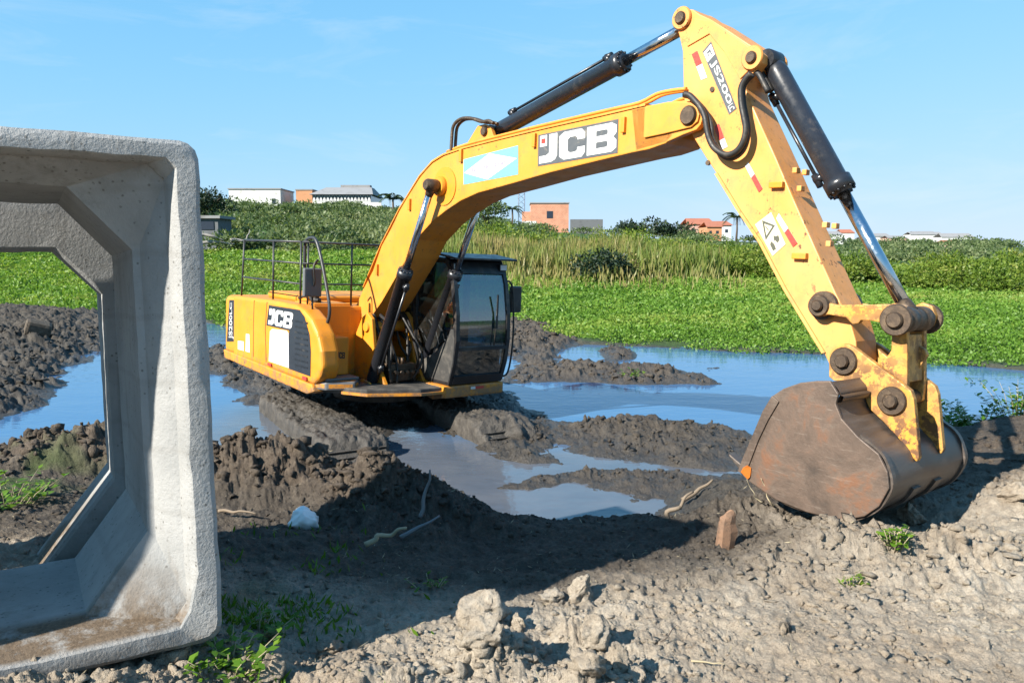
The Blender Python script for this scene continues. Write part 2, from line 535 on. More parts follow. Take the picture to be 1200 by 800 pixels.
def soil_mat(name='soil'):
    t = NT(name)
    P = t.pos()
    dry = t.attr('dry')  # pale soil share; also carries shade painted in for the culvert's shadow zone
    tan = t.attr('tan')
    n1 = t.noise(0.9, 5, 0.6, vec=P)
    n2 = t.noise(7.0, 6, 0.7, vec=P)
    n3 = t.noise(34.0, 5, 0.75, vec=P)
    v = t.math('ADD', t.math('MULTIPLY', n2, 0.55), t.math('MULTIPLY', n3, 0.45))
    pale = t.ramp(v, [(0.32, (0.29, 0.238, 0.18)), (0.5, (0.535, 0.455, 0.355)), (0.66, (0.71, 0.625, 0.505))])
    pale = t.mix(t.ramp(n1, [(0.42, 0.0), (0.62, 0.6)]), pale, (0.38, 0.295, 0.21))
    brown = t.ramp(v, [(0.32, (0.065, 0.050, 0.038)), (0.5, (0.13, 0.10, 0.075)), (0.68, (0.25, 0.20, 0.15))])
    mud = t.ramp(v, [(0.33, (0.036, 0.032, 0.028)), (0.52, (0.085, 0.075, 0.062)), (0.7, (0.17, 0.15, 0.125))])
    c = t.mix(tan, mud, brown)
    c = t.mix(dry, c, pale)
    peb = t.add('ShaderNodeTexVoronoi'); peb.inputs['Scale'].default_value = 46.0
    t.l.new(P, peb.inputs['Vector'])
    pb = t.ramp(peb.outputs['Distance'], [(0.12, 1.0), (0.3, 0.0)])
    pk = t.math('MULTIPLY', pb, t.ramp(n2, [(0.5, 0.0), (0.62, 0.55)]))
    c = t.mix(t.math('MULTIPLY', pk, dry), c, (0.50, 0.45, 0.37))
    gr = t.attr('green')
    c = t.mix(gr, c, t.ramp(n2, [(0.3, (0.03, 0.06, 0.012)), (0.7, (0.075, 0.15, 0.025))]))
    wet = t.attr('wet')
    c = t.mix(t.math('MULTIPLY', wet, 0.55), c, (0.05, 0.045, 0.038))
    r = t.mix(wet, (0.93, 0.93, 0.93, 1), (0.38, 0.38, 0.38, 1))
    t.set(color=c, rough=r, spec=t.mix(wet, (0.25, 0.25, 0.25, 1), (0.5, 0.5, 0.5, 1)))
    n4 = t.noise(150.0, 4, 0.8, vec=P)
    c = t.mix(t.math('MULTIPLY', t.ramp(n4, [(0.34, 0.6), (0.43, 0.0)]), t.math('ADD', t.math('MULTIPLY', dry, 0.7), 0.2)), c, (0.09, 0.075, 0.06))
    t.put(t.b.inputs['Base Color'], c)
    b = t.bump(n4, 0.9, 0.010)
    b = t.bump(n2, 0.75, 0.06, b)
    b = t.bump(n3, 0.9, 0.020, b)
    b = t.bump(peb.outputs['Distance'], 0.25, 0.008, b)
    t.set(normal=b)
    return t.m
M['soil'] = soil_mat()

def clod_mat():
    t = NT('dry_clod')
    P = t.pos()
    dry = t.attr('dry')
    n2 = t.noise(14, 6, 0.7, vec=P)
    n3 = t.noise(70, 4, 0.7, vec=P)
    v = t.math('ADD', t.math('MULTIPLY', n2, 0.6), t.math('MULTIPLY', n3, 0.4))
    pale = t.ramp(v, [(0.32, (0.23, 0.19, 0.145)), (0.52, (0.38, 0.325, 0.255)), (0.7, (0.50, 0.44, 0.36))])
    dark = t.ramp(v, [(0.32, (0.055, 0.045, 0.036)), (0.52, (0.13, 0.105, 0.08)), (0.7, (0.26, 0.215, 0.165))])
    t.set(color=t.mix(dry, dark, pale), rough=0.95, spec=0.2, normal=t.bump(n3, 0.6, 0.012, t.bump(n2, 0.5, 0.03)))
    return t.m
M['clod'] = clod_mat()

def mud_mat(name, wetness):
    t = NT(name)
    n2 = t.noise(6, 6, 0.72)
    n3 = t.noise(30, 5, 0.7)
    c = t.ramp(n2, [(0.3, (0.03, 0.026, 0.022)), (0.5, (0.068, 0.058, 0.047)), (0.7, (0.13, 0.112, 0.09))])
    t.set(color=c, rough=t.ramp(n3, [(0.3, 0.85 - 0.45 * wetness), (0.7, 0.9 - 0.25 * wetness)]), normal=t.bump(n3, 0.6, 0.02, t.bump(n2, 0.7, 0.06)))
    return t.m
M['mud'] = mud_mat('caked_mud', 0.7)

def concrete_mat():
    t = NT('weathered_concrete')
    n1 = t.noise(1.6, 6, 0.65)
    n2 = t.noise(9, 6, 0.7)
    n3 = t.noise(55, 4, 0.7)
    c = t.ramp(n1, [(0.3, (0.30, 0.305, 0.30)), (0.55, (0.43, 0.43, 0.42)), (0.75, (0.52, 0.52, 0.505))])
    c = t.mix(t.ramp(n2, [(0.55, 0.0), (0.78, 0.45)]), c, (0.26, 0.25, 0.23))
    vo = t.add('ShaderNodeTexVoronoi'); vo.inputs['Scale'].default_value = 30.0
    t.l.new(t.co(), vo.inputs['Vector'])
    hole = t.math('MULTIPLY', t.ramp(vo.outputs['Distance'], [(0.12, 1.0), (0.22, 0.0)]), t.ramp(n2, [(0.47, 0.0), (0.54, 1.0)]))
    c = t.mix(t.math('MULTIPLY', hole, 0.7), c, (0.10, 0.095, 0.085))
    dm = t.add('ShaderNodeMapping'); dm.inputs['Scale'].default_value = (7, 7, .5)
    t.l.new(t.co(), dm.inputs['Vector'])
    drip = t.ramp(t.noise(1.6, 5, 0.7, vec=dm.outputs[0]), [(0.56, 0.0), (0.74, 0.55)])
    c = t.mix(drip, c, (0.22, 0.21, 0.19))
    fm = t.add('ShaderNodeTexWave'); fm.inputs['Scale'].default_value = 1.1; fm.inputs['Distortion'].default_value = 1.5; fm.bands_direction = 'Z'
    t.l.new(t.co(), fm.inputs['Vector'])
    c = t.mix(t.ramp(fm.outputs['Fac'], [(0.0, 0.22), (0.05, 0.0)]), c, (0.25, 0.24, 0.22))
    blot = t.ramp(t.noise(3.3, 6, 0.75), [(0.58, 0.0), (0.70, 0.5)])
    c = t.mix(blot, c, (0.17, 0.165, 0.15))
    st = t.attr('stain')
    c = t.mix(t.math('MULTIPLY', st, t.ramp(t.noise(5, 6, 0.75), [(0.30, 0.0), (0.52, 1.0)])), c, t.ramp(n3, [(0.3, (0.10, 0.07, 0.045)), (0.7, (0.21, 0.155, 0.105))]))
    rg = t.attr('rough')
    b = t.bump(n3, 0.35, 0.006)
    h = t.math('MULTIPLY', t.math('ADD', n2, t.math('MULTIPLY', n3, 0.7)), rg)
    b = t.bump(h, 0.6, 0.014, b)
    b = t.bump(hole, -0.5, 0.01, b)
    t.set(color=c, rough=0.88, spec=0.3, normal=b)
    return t.m
M['concrete'] = concrete_mat()

def leaf_mat(name, stops, trans=0.35, rough=0.5):
    t = NT(name)
    tn = t.attr('tint')
    big = t.noise(0.35, 3, 0.6, vec=t.pos())
    c = t.ramp(t.math('ADD', t.math('MULTIPLY', tn, 0.7), t.math('MULTIPLY', t.math('SUBTRACT', big, 0.35), 0.9)), stops)
    t.set(color=c, rough=rough, spec=0.35)
    tl = t.add('ShaderNodeBsdfTranslucent')
    t.l.new(t.mix(1.0, c, (1.0, 1.0, 0.55, 1), 'MULTIPLY'), tl.inputs[0])
    mx = t.add('ShaderNodeMixShader'); mx.inputs[0].default_value = trans
    t.l.new(t.b.outputs[0], mx.inputs[1]); t.l.new(tl.outputs[0], mx.inputs[2])
    t.l.new(mx.outputs[0], t.out.inputs[0])
    return t.m
M['marsh_leaf'] = leaf_mat('marsh_leaf', [(0.1, (0.095, 0.20, 0.022)), (0.5, (0.19, 0.37, 0.045)), (0.85, (0.33, 0.45, 0.08)), (1.0, (0.42, 0.44, 0.12))], 0.45)
M['scrub_leaf'] = leaf_mat('scrub_leaf', [(0.1, (0.08, 0.13, 0.045)), (0.5, (0.17, 0.24, 0.09)), (0.9, (0.30, 0.34, 0.16))], 0.45)
M['thicket_leaf'] = leaf_mat('thicket_leaf', [(0.1, (0.09, 0.17, 0.02)), (0.5, (0.20, 0.30, 0.035)), (0.9, (0.36, 0.38, 0.08))], 0.45)
M['reed_leaf'] = leaf_mat('reed_leaf', [(0.1, (0.10, 0.17, 0.025)), (0.5, (0.19, 0.25, 0.045)), (0.9, (0.36, 0.29, 0.11))], 0.3)
M['dark_leaf'] = leaf_mat('dark_leaf', [(0.1, (0.018, 0.035, 0.018)), (0.5, (0.035, 0.065, 0.03)), (0.9, (0.07, 0.10, 0.045))], 0.2)
M['palm_leaf'] = leaf_mat('palm_leaf', [(0.1, (0.03, 0.06, 0.02)), (0.5, (0.06, 0.10, 0.03)), (0.9, (0.10, 0.14, 0.05))], 0.2)
M['weed_leaf'] = leaf_mat('weed_leaf', [(0.1, (0.06, 0.15, 0.012)), (0.5, (0.13, 0.28, 0.02)), (0.9, (0.25, 0.38, 0.04))], 0.4)
M['stub_wood'] = plain('wet_wood', (.30, .17, .10), .8, var=.45, scale=22, bump=.6, dirt=(.10, .07, .05), dirt_amt=.4)
M['bark'] = plain('bark', (0.12, 0.09, 0.065), 0.9, var=0.4, scale=9, bump=0.4)
M['dead_wood'] = plain('dead_wood', (0.26, 0.20, 0.14), 0.85, var=0.45, scale=14, bump=0.4)
M['straw'] = plain('dry_straw', (0.42, 0.35, 0.22), 0.8, var=0.3, scale=14)

def water_mat():
    t = NT('muddy_water')
    P = t.pos()
    murk = t.attr('murk')
    mp = t.add('ShaderNodeMapping'); mp.inputs['Scale'].default_value = (1.0, 1.6, 1.0)
    t.l.new(P, mp.inputs['Vector'])
    c = t.mix(murk, (0.05, 0.17, 0.36), t.ramp(t.noise(1.2, 4, 0.6, vec=P), [(0.3, (0.12, 0.105, 0.08)), (0.7, (0.19, 0.16, 0.12))]))  # blue base colour paints in the sky's reflection; brown is real murk
    t.set(color=c, rough=t.mix(murk, (0.02, 0.02, 0.02, 1), (0.06, 0.06, 0.06, 1)), ior=1.33, spec=0.6)
    rp = t.add('ShaderNodeTexNoise'); rp.inputs['Scale'].default_value = 5.5; rp.inputs['Detail'].default_value = 3
    t.l.new(mp.outputs[0], rp.inputs['Vector'])
    rp2 = t.noise(0.9, 3, 0.5, vec=mp.outputs[0])
    h = t.math('ADD', t.math('MULTIPLY', rp.outputs['Fac'], 0.35), rp2)
    t.set(normal=t.bump(h, 0.12, 0.10))
    return t.m
M['water'] = water_mat()

# ------------------------------------------------------------------ terrain
def gp(pts, z=0.0):
    return [ground(u, v, z) for u, v in pts]

BANK = [(-40, -40), (40, -40), (40, 12.5), (12, 12.2), (7.6, 11.6), (6.3, 11.1), (5.0, 10.1), (3.9, 9.5), (3.0, 9.3), (2.4, 8.6), (1.75, 7.9), (1.2, 7.45),
        (.6, 7.3), (0, 7.35), (-.45, 7.8), (-.9, 8.25), (-1.5, 8.7), (-2.2, 9.2), (-2.9, 9.6), (-4.2, 9.6), (-6, 9.4), (-9, 9.3), (-40, 9.0)]
M_MACH = gp([(258, 447), (330, 436), (460, 440), (600, 462), (662, 503), (655, 540), (592, 540), (540, 522), (500, 500), (470, 500), (452, 552), (418, 548), (380, 530), (300, 476)])
M_BIG = gp([(632, 500), (687, 491), (742, 490), (807, 493), (856, 500), (905, 512), (905, 535), (879, 540), (840, 552), (791, 547), (742, 536), (677, 527), (640, 514)])
M_SMALL = gp([(600, 570), (625, 558), (658, 553), (710, 553), (762, 559), (830, 562), (860, 575), (830, 590), (775, 586), (742, 585), (710, 579), (661, 569)])
M_FAR = gp([(588, 447), (600, 425), (622, 409), (655, 409), (655, 422), (703, 427), (759, 431), (815, 438), (845, 449), (775, 452), (710, 449), (655, 447), (612, 449)])
M_ISL = gp([(700, 410), (722, 406), (741, 413), (735, 422), (712, 424)])
M_DOT = gp([(829, 431), (838, 429), (848, 433), (838, 436)])
M_BACK = gp([(560, 380), (608, 376), (640, 378), (671, 393), (685, 402), (660, 411), (612, 418), (570, 420)])
M_LEFT = gp([(-120, 362), (0, 362), (60, 362), (140, 368), (180, 384), (150, 402), (110, 420), (72, 432), (78, 452), (40, 480), (-10, 492), (-160, 500)])
M_TAIL = gp([(222, 410), (240, 409), (266, 404), (330, 440), (300, 455), (268, 452), (240, 437), (222, 432)])
M_STEP = gp([(90, 494), (105, 490), (125, 496), (122, 504), (100, 503)])
MARSH = gp([(-900, 362), (-300, 362), (0, 359), (130, 368), (235, 375), (290, 386), (450, 388), (600, 376), (680, 401), (760, 404), (850, 409), (950, 412), (1100, 422), (1250, 436), (1600, 450)], 0.05) + [(900, 60), (9000, 9000), (-9000, 9000), (-900, 60)]

def bump_at(x, y, cx, cy, rx, ry, h, rot=0.0):
    c, s = math.cos(rot), math.sin(rot)
    dx, dy = x - cx, y - cy
    u, v = (dx * c + dy * s) / rx, (-dx * s + dy * c) / ry
    return h * np.exp(-(u * u + v * v) * 1.3)

def terrain(x, y, fine=True):
    x = np.asarray(x, float)
    y = np.asarray(y, float)
    r = np.hypot(x, y)
    near = r < 60
    h = np.full(x.shape, -0.35)
    dry = np.zeros(x.shape); tan = np.zeros(x.shape); green = np.zeros(x.shape); cl = np.zeros(x.shape)
    # wavering shorelines
    wx = x + 0.28 * perlin(x * 0.9, y * 0.9) + 0.12 * perlin(x * 2.7 + 5, y * 2.7) + 0.05 * perlin(x * 8, y * 8 + 3)
    wy = y + 0.28 * perlin(x * 0.9 + 31, y * 0.9 + 7) + 0.12 * perlin(x * 2.7 + 15, y * 2.7 + 9) + 0.05 * perlin(x * 8 + 4, y * 8 + 13)
    # near bank
    d = sdist(wx, wy, BANK)
    hb = np.where(d < 0, d * 0.4, 0.40 * sst(-0.15, 1.3, d) + 0.07 * sst(1.4, 3.2, d) + 0.12 * sst(2.8, 5.2, d))
    hb = hb + 0.18 * sst(-1.0, -2.2, x) * sst(2.0, 4, d)
    ridge = bump_at(x, y, -2.35, 6.75, 1.55, .45, .40, -.12) + bump_at(x, y, -1.15, 6.25, .45, .42, .26)
    ridge2 = bump_at(x, y, -.55, 6.05, .50, .36, .17) + bump_at(x, y, .45, 6.15, .6, .32, .03)
    lbank = bump_at(x, y, -4.6, 6.9, 1.5, .6, .24)
    lbank = lbank * sst(-3.4, -4.0, x) + bump_at(x, y, -3.7, 7.2, .6, .5, .2)
    rmound = bump_at(x, y, 1.75, 6.0, .45, .35, .17) + bump_at(x, y, 2.6, 5.0, 1.0, .45, .18) + bump_at(x, y, 4.6, 6.2, 1.2, .7, .22) + bump_at(x, y, 6.2, 7.4, 1.4, 1.0, .25)
    rmound = rmound - bump_at(x, y, 3.5, 6.0, .7, .45, .10)
    fg = bump_at(x, y, -.12, 3.62, .22, .30, .14) + bump_at(x, y, -1.65, 3.2, .55, .6, .09) + bump_at(x, y, .33, 3.95, .16, .12, .12) + bump_at(x, y, .32, 3.38, .25, .2, .12) + bump_at(x, y, -.7, 3.35, .35, .2, .10)
    hb = hb - .07 * sst(-.6, -.1, x) * sst(1.9, 1.5, x) * sst(4.6, 5.6, y) + bump_at(x, y, 2.1, 5.2, .6, .30, .14)
    hb = hb + (ridge + ridge2 + lbank + rmound + fg) * sst(0.0, 0.6, d)
    onb = sst(-0.1, 0.15, d)
    h = np.maximum(h, hb)
    dry = np.maximum(dry, sst(2.0, 3.2, d) * (0.06 + 0.94 * sst(4.9, 4.2, y - 0.45 * np.clip(x - .2, 0, 4) + .35 * perlin(x * 1.1 + 2, y * 1.1))))  # falls off past the front soil: culvert shadow painted darker into the soil
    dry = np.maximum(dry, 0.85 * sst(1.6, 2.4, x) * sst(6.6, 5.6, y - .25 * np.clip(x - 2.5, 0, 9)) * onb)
    tan = np.maximum(tan, sst(0.5, 1.6, d) * (.42 + .5 * sst(1.2, 2.4, x) + .3 * sst(5.0, 4.2, y)))  # brown share kept low mid-bank, deepening that painted shadow
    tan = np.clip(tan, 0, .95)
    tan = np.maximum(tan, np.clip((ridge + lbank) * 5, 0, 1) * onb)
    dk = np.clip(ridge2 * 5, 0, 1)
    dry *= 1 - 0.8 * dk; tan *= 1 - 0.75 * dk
    cl = np.maximum(cl, np.clip((ridge + ridge2 + lbank + rmound * .9 + fg * 1.0) * 4.0, 0, 1) * onb + 0.16 * onb)
    # mud bars, heaps
    for poly, cap, slope, c_, t_ in ((M_MACH, .25, .30, .55, .25), (M_BIG, .17, .35, .55, .35), (M_SMALL, .07, .35, .5, .45), (M_FAR, .16, .25, .7, .5), (M_ISL, .16, .3, .8, .5),
                                   (M_DOT, .12, .3, .4, .2), (M_BACK, .42, .28, .9, .45), (M_LEFT, .55, .22, 1.0, .12), (M_STEP, .10, .35, .8, .3), (M_TAIL, .22, .3, .8, .1)):
        sd = sdist(wx, wy, poly)
        k = np.where(sd < 0, sd * 0.35, cap * (1 - np.exp(-sd * slope / cap)))
        ad = k > h
        h = np.maximum(h, k)
        m = sst(-.1, .3, sd)
        cl = np.maximum(cl, c_ * m)
        tan = np.where(ad & (sd > -0.1), t_, tan)
        dry = np.where(ad & (sd > -0.1), 0.0, dry)
    # marsh flat, rising land and the hill behind
    sd = sdist(x, y, MARSH)
    km = np.where(sd < 0, sd * 0.3, np.minimum(0.10 + 0.03 * sd, 0.05 + 0.16 * sst(0, 4, sd)))
    far = sst(38, 58, y) * (0.9 + 1.1 * sst(2, -8, x))
    a = x / np.maximum(y, 1)
    hill = np.interp(a, [-1.2, -.55, -.40, -.2, -.13, 0, .2, .5, 1.2], [7.5, 8.4, 8.4, 8.0, 7.2, 6.0, 4.2, 2.9, 2.8])
    km = km + far + (hill - 1.1) * sst(54, 146, y)
    km = np.where(y > 8, km, -1)
    green = np.maximum(green, np.where(km > h, sst(-.2, .4, sd), 0))
    green = np.where(y > 58, 1.0, green)
    h = np.maximum(h, km)
    green = np.maximum(green, 0.6 * bump_at(x, y, -1.6, 4.1, .4, .6, 1.0) * sst(0.4, .65, perlin(x * 3.1, y * 3.1) * .5 + .5))
    green = np.maximum(green, 0.7 * bump_at(x, y, -3.95, 6.3, .5, .6, 1.0) * sst(0.3, .6, perlin(x * 3.7 + 9, y * 3.7) * .5 + .5))
    green = np.maximum(green, np.where(y < 12.5, 0.85 * sst(14, 26, r) * sst(12.4, 11.0, y), 0))
    if fine:
        land = sst(-0.12, 0.08, h)
        xo, yo = x, y
        x = x + .05 * perlin(xo * 8, yo * 8) + .022 * perlin(xo * 23 + 3, yo * 23) + .008 * perlin(xo * 60, yo * 60)
        y = y + .05 * perlin(xo * 8 + 40, yo * 8) + .022 * perlin(xo * 23 + 13, yo * 23 + 5) + .008 * perlin(xo * 60 + 9, yo * 60)
        g = 0.10 * perlin(x * .55, y * .55) + 0.045 * perlin(x * 1.6 + 3, y * 1.6) + 0.022 * perlin(x * 4.1, y * 4.1 + 8)
        g2 = 0.011 * perlin(x * 10, y * 10) + 0.006 * perlin(x * 23 + 1, y * 23) + .003 * perlin(x * 51, y * 51)
        lumps = 0.30 * clods(x * 2.3, y * 2.3) * .6 + 0.16 * clods(x * 5.3 + 9, y * 5.3 + 2) * .55 + 0.04 * clods(x * 12 + 3, y * 12)
        rd = lambda f, o: 1 - 2.2 * np.abs(perlin(xo * f + o, yo * f + o * 1.7))
        crumb = .021 * rd(6.5, 3) + .014 * rd(14, 11) + .010 * rd(29, 5) * (.4 + .6 * sst(-.3, .3, perlin(xo * 5, yo * 5))) + .006 * rd(58, 8)
        amp = np.where(r < 40, 1.0, 0.6)
        soilm = land * (1 - green * 0.5)
        h = h + amp * soilm * ((g * 0.55 + g2 * 1.4) + cl * (lumps - 0.10) * np.where(y > 13, 1.25, 1.0))
        small = clods(x * 9, y * 9 + 1) * .010 + crumb * (.42 + 1.5 * cl)
        h = h + soilm * (small - .008) * (0.40 + .60 * sst(-.2, .4, perlin(x * .8 + 4, y * .8)))
        h = h + land * .030 * perlin(xo * .9 + .8 * yo, yo * 5.5) * sst(4.0, 4.8, yo) * sst(7.5, 6.0, yo) * sst(-3, -2, xo)
        # tyre ruts in the dry soil
        for off in (0, .32):
            rx, ry = x - 0.1, y - (4.05 + .36 * (x - .3) + off)
            band = np.exp(-(ry / .055) ** 2) * sst(.2, .6, x) * sst(2.4, 1.6, x)
            h = h - .022 * band * (1 + .7 * np.sin(x * 55))
        h = h + np.where(green > .3, .10 * green * perlin(x * .8, y * .8) * sst(10, 20, y), 0)
    wet = sst(0.22, 0.03, h) * (1 - green)
    wet = np.maximum(wet, 0.35 * sst(0.5, 0.1, dry) * sst(.45, .15, h))
    return h, dry, tan, green, wet, cl

def gz(x, y):
    return float(terrain(np.array([x]), np.array([y]))[0][0])

def build_ground():
    a_in = np.concatenate([np.arange(-50, -36, .2), np.arange(-36, 36.0001, 0.088), np.arange(36.2, 50.1, .2)])
    a_out = np.concatenate([np.arange(-180, -60, 4.0), np.arange(-60, -50.1, 1.0)])
    ang = np.radians(np.concatenate([a_out, a_in, -a_out[::-1]]))
    ang = ang[:-1]                                             # -180 and 180 are one column
    rr = np.concatenate([np.linspace(.25, 2.0, 14)[:-1], 2.0 * 1.0043 ** np.arange(0, 760), ])
    r_end = rr[-1]
    rr = np.concatenate([rr, r_end * 1.035 ** np.arange(1, 140)])
    rr = rr[rr < 5200]
    A, Rr = np.meshgrid(ang, rr)
    X, Y = np.sin(A) * Rr, np.cos(A) * Rr
    h, dry, tan, green, wet, cl = terrain(X.ravel(), Y.ravel())
    nr, na = A.shape
    V = np.stack([X.ravel(), Y.ravel(), h], 1)
    i = np.arange(nr - 1)[:, None]
    j = np.arange(na)[None, :]
    j2 = (j + 1) % na
    Fq = np.stack([(i * na + j).ravel() if False else (i * na + j + 0 * j2).ravel(), (i * na + j2).ravel(), ((i + 1) * na + j2).ravel(), ((i + 1) * na + j + 0 * j2).ravel()], 1)
    # centre fan as degenerate-free quads: add one hub vertex and split the first ring in pairs
    hub = len(V)
    V = np.vstack([V, [[0, 0, float(h[:na].mean())]]])
    k = np.arange(0, na - 2, 2)
    fan = np.stack([np.full(len(k), hub), k + 2, k + 1, k], 1)
    Fq = np.vstack([Fq[:, ::-1], fan])
    ex = lambda q: np.append(q, 0.5)
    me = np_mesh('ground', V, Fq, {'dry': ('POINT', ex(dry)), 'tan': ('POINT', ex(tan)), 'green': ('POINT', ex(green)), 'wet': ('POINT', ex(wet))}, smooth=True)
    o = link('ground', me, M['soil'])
    o['kind'] = 'structure'
    return o

build_ground()

def build_water():
    xs = np.arange(-70, 70.1, .5)
    ys = np.arange(5.5, 62, .5)
    X, Y = np.meshgrid(xs, ys)
    V = np.stack([X.ravel(), Y.ravel(), np.zeros(X.size)], 1)
    na = len(xs)
    i = np.arange(len(ys) - 1)[:, None]
    j = np.arange(na - 1)[None, :]
    Fq = np.stack([(i * na + j).ravel(), (i * na + j + 1).ravel(), ((i + 1) * na + j + 1).ravel(), ((i + 1) * na + j).ravel()], 1)
    x, y = X.ravel(), Y.ravel()
    murk = np.maximum(0.85 * sst(10.8, 9.3, y + .35 * perlin(x * .6, y * .6)), 0.9 * sst(-.6, -1.4, x) * sst(14, 12, y) * sst(-5.2, -3.6, x))
    murk = np.clip(np.maximum(murk, .10), 0, .72)
    o = link('water', np_mesh('water', V, Fq, {'murk': ('POINT', murk)}, smooth=True), M['water'])
    o['kind'] = 'structure'
build_water()

# ------------------------------------------------------------------ concrete box culverts
def nrm(v): return v / np.linalg.norm(v)
CD = nrm(ray(20, 335))
CR = ray(2088, 318); CR = nrm(CR - CD * (CR @ CD))
CW = np.cross(CR, CD)
CP0 = CAM + ray(262, 748) * (3.39 / ray(262, 748)[1])

def culvert_mesh(flat=False):
    """u across (0 = right outer edge), v along the barrel, w up"""
    Wd, Ht = 2.34, 2.195
    def ring(kind):
        """closed section, same number of corners for every ring, walked counter-clockwise"""
        if kind[0] == 'o':                                        # outer, inset e, corner radius r
            e, r = kind[1], kind[2]
            x0, x1, y0, y1 = -Wd + e, -e, e, Ht - e
            cs = [(x0 + r, y0 + r, 180), (x1 - r, y0 + r, 270), (x1 - r, y1 - r, 0), (x0 + r, y1 - r, 90)]
            corners = [[(cx + r * math.cos(rad(a0 + t)), cy + r * math.sin(rad(a0 + t))) for t in (0, 30, 60, 90)] for cx, cy, a0 in cs]
        elif kind[0] == 'i':                                      # inner rectangle with haunch h
            l, rr_, b, t, hb, ht_ = kind[1:]
            def hc(px, py, ax, ay, bx, by):                       # from a to b across the corner
                return [(px + ax * (1 - s) + bx * s, py + ay * (1 - s) + by * s) for s in (0, .03, .97, 1)]
            corners = [hc(l, b, 0, hb * 1.25, hb, 0), hc(rr_, b, -hb, 0, 0, hb * 1.25), hc(rr_, t, 0, -ht_ * 1.1, -ht_, 0), hc(l, t, ht_, 0, 0, -ht_ * 1.1)]
        pts = []
        nseg = [26, 24, 26, 24]
        for k in range(4):
            c = corners[k]
            nx = corners[(k + 1) % 4][0]
            pts += c
            a = c[-1]
            n = 22
            for q in range(1, n):
                s = q / n
                pts.append((a[0] + (nx[0] - a[0]) * s, a[1] + (nx[1] - a[1]) * s))
        return np.array(pts)
    IL, IR = -Wd + .25, -.25
    secs = []                                                     # (v, section, rough, stain)
    o1 = ring(('o', 0.0, .075)); o2 = ring(('o', .012, .075)); ob = ring(('o', .05, .07))
    rim = ring(('i', -Wd + .105, -.098, .085, 2.115, .05, .035))
    sh0 = ring(('i', -Wd + .135, -.128, .105, 2.10, .05, .06))
    sh1 = ring(('i', IL + .02, IR + .03, .125, 2.02, .24, .23))
    bar = ring(('i', IL, IR, .13, 2.01, .27, .24))
    L = 1.16
    secs += [(L, bar, .2, 0), (L * .75, bar, .1, 0), (L * .5, bar, .1, 0), (.36, bar, .1, 0), (.27, bar, .15, 0), (.25, sh1, .3, 0), (.17, sh0 * .35 + sh1 * .65, .5, 0), (.105, sh0, .5, 0), (.09, sh0, .4, 0), (.045, rim * .5 + sh0 * .5, .5, 0),
             (.008, rim, 1, 0), (.0, rim * .93 + o2 * .07, 1, 0), (-.003, rim * .5 + o2 * .5, 1, 0), (0, rim * .08 + o2 * .92, 1, 0), (.012, o1, .9, 0), (.13, o1, .6, 0), (.2, ob, .5, 0), (L * .5, ob, .4, 0), (L * .95, ob, .4, 0), (L, ob * .97 + bar * .03, .4, 0), (L + .004, ob * .5 + bar * .5, .6, 0)]
    if flat:                                                      # plain-ended section with a thicker slab
        bar = ring(('i', -Wd + .29, -.29, .02, 1.80, .41, .22)); L = .45
        secs = [(L, bar, .2, 0), (L * .6, bar, .2, 0), (.1, bar, .3, 0), (.015, bar, .5, 0), (0, bar * .97 + o2 * .03, .35, 0), (-.003, bar * .5 + o2 * .5, .3, 0), (0, bar * .04 + o2 * .96, .4, 0), (.015, o1, .9, 0), (L * .5, o1, .5, 0), (L - .01, o1, .5, 0), (L, o1 * .96 + bar * .04, .6, 0), (L + .003, o1 * .5 + bar * .5, .6, 0)]
    ns = len(secs); n = len(o1)
    V = np.zeros((ns, n, 3)); RG = np.zeros((ns, n)); ST = np.zeros((ns, n))
    for k, (v, s, rg, _) in enumerate(secs):
        u, w = s[:, 0], s[:, 1]
        dv = perlin(u * 6 + 3, w * 6 + v) * .006 * rg + perlin(u * 21, w * 21 + v * 3) * .003 * rg
        chip = np.clip(perlin(u * 4.3 + 7, w * 4.3) - .42, 0, 1) * .10 * rg * (abs(v) < .03)
        V[k, :, 0] = u - .030 * w / 2.2 - chip * np.where(u > -.3, 1, 0) + perlin(w * 5 + v * 4, u * 3) * .006 + perlin(w * 24 + v * 9, u * 24) * .004 * rg
        V[k, :, 1] = v + chip * .8 + dv + np.where(v < .02, -.035 * sst(-.9, -1.6, u), 0)
        V[k, :, 2] = w - chip * np.where(w > 2, 1, 0) + perlin(u * 5 + v * 4, w * 3 + 7) * .006 + perlin(u * 24 + 2, w * 24 + v * 9) * .004 * rg
        RG[k] = rg
        ST[k] = sst(.13, .02, w) * .6 + 1.0 * sst(.24, .11, w) * (v < .30) * (v > .03) + .6 * sst(.17, .12, w) * (v > .3) * sst(-.6, -1.2, u) + .35 * sst(2.0, 2.08, w) * (v > .05)
    V = V.reshape(-1, 3)
    i = np.arange(ns)[:, None]; j = np.arange(n)[None, :]
    i2 = (i + 1) % ns; j2 = (j + 1) % n
    Fq = np.stack([(i * n + j).ravel(), (i * n + j2).ravel(), (i2 * n + j2).ravel(), (i2 * n + j).ravel()], 1)
    me = np_mesh('box_culvert', V, Fq[:, ::-1], {'rough': ('POINT', RG.ravel()), 'stain': ('POINT', ST.ravel())}, smooth=True)
    bm_ = bmesh.new(); bm_.from_mesh(me)
    bmesh.ops.recalc_face_normals(bm_, faces=bm_.faces)
    for e in bm_.edges:
        if len(e.link_faces) == 2 and e.calc_face_angle(0) > 0.42: e.smooth = False
    bm_.to_mesh(me); bm_.free()
    return me

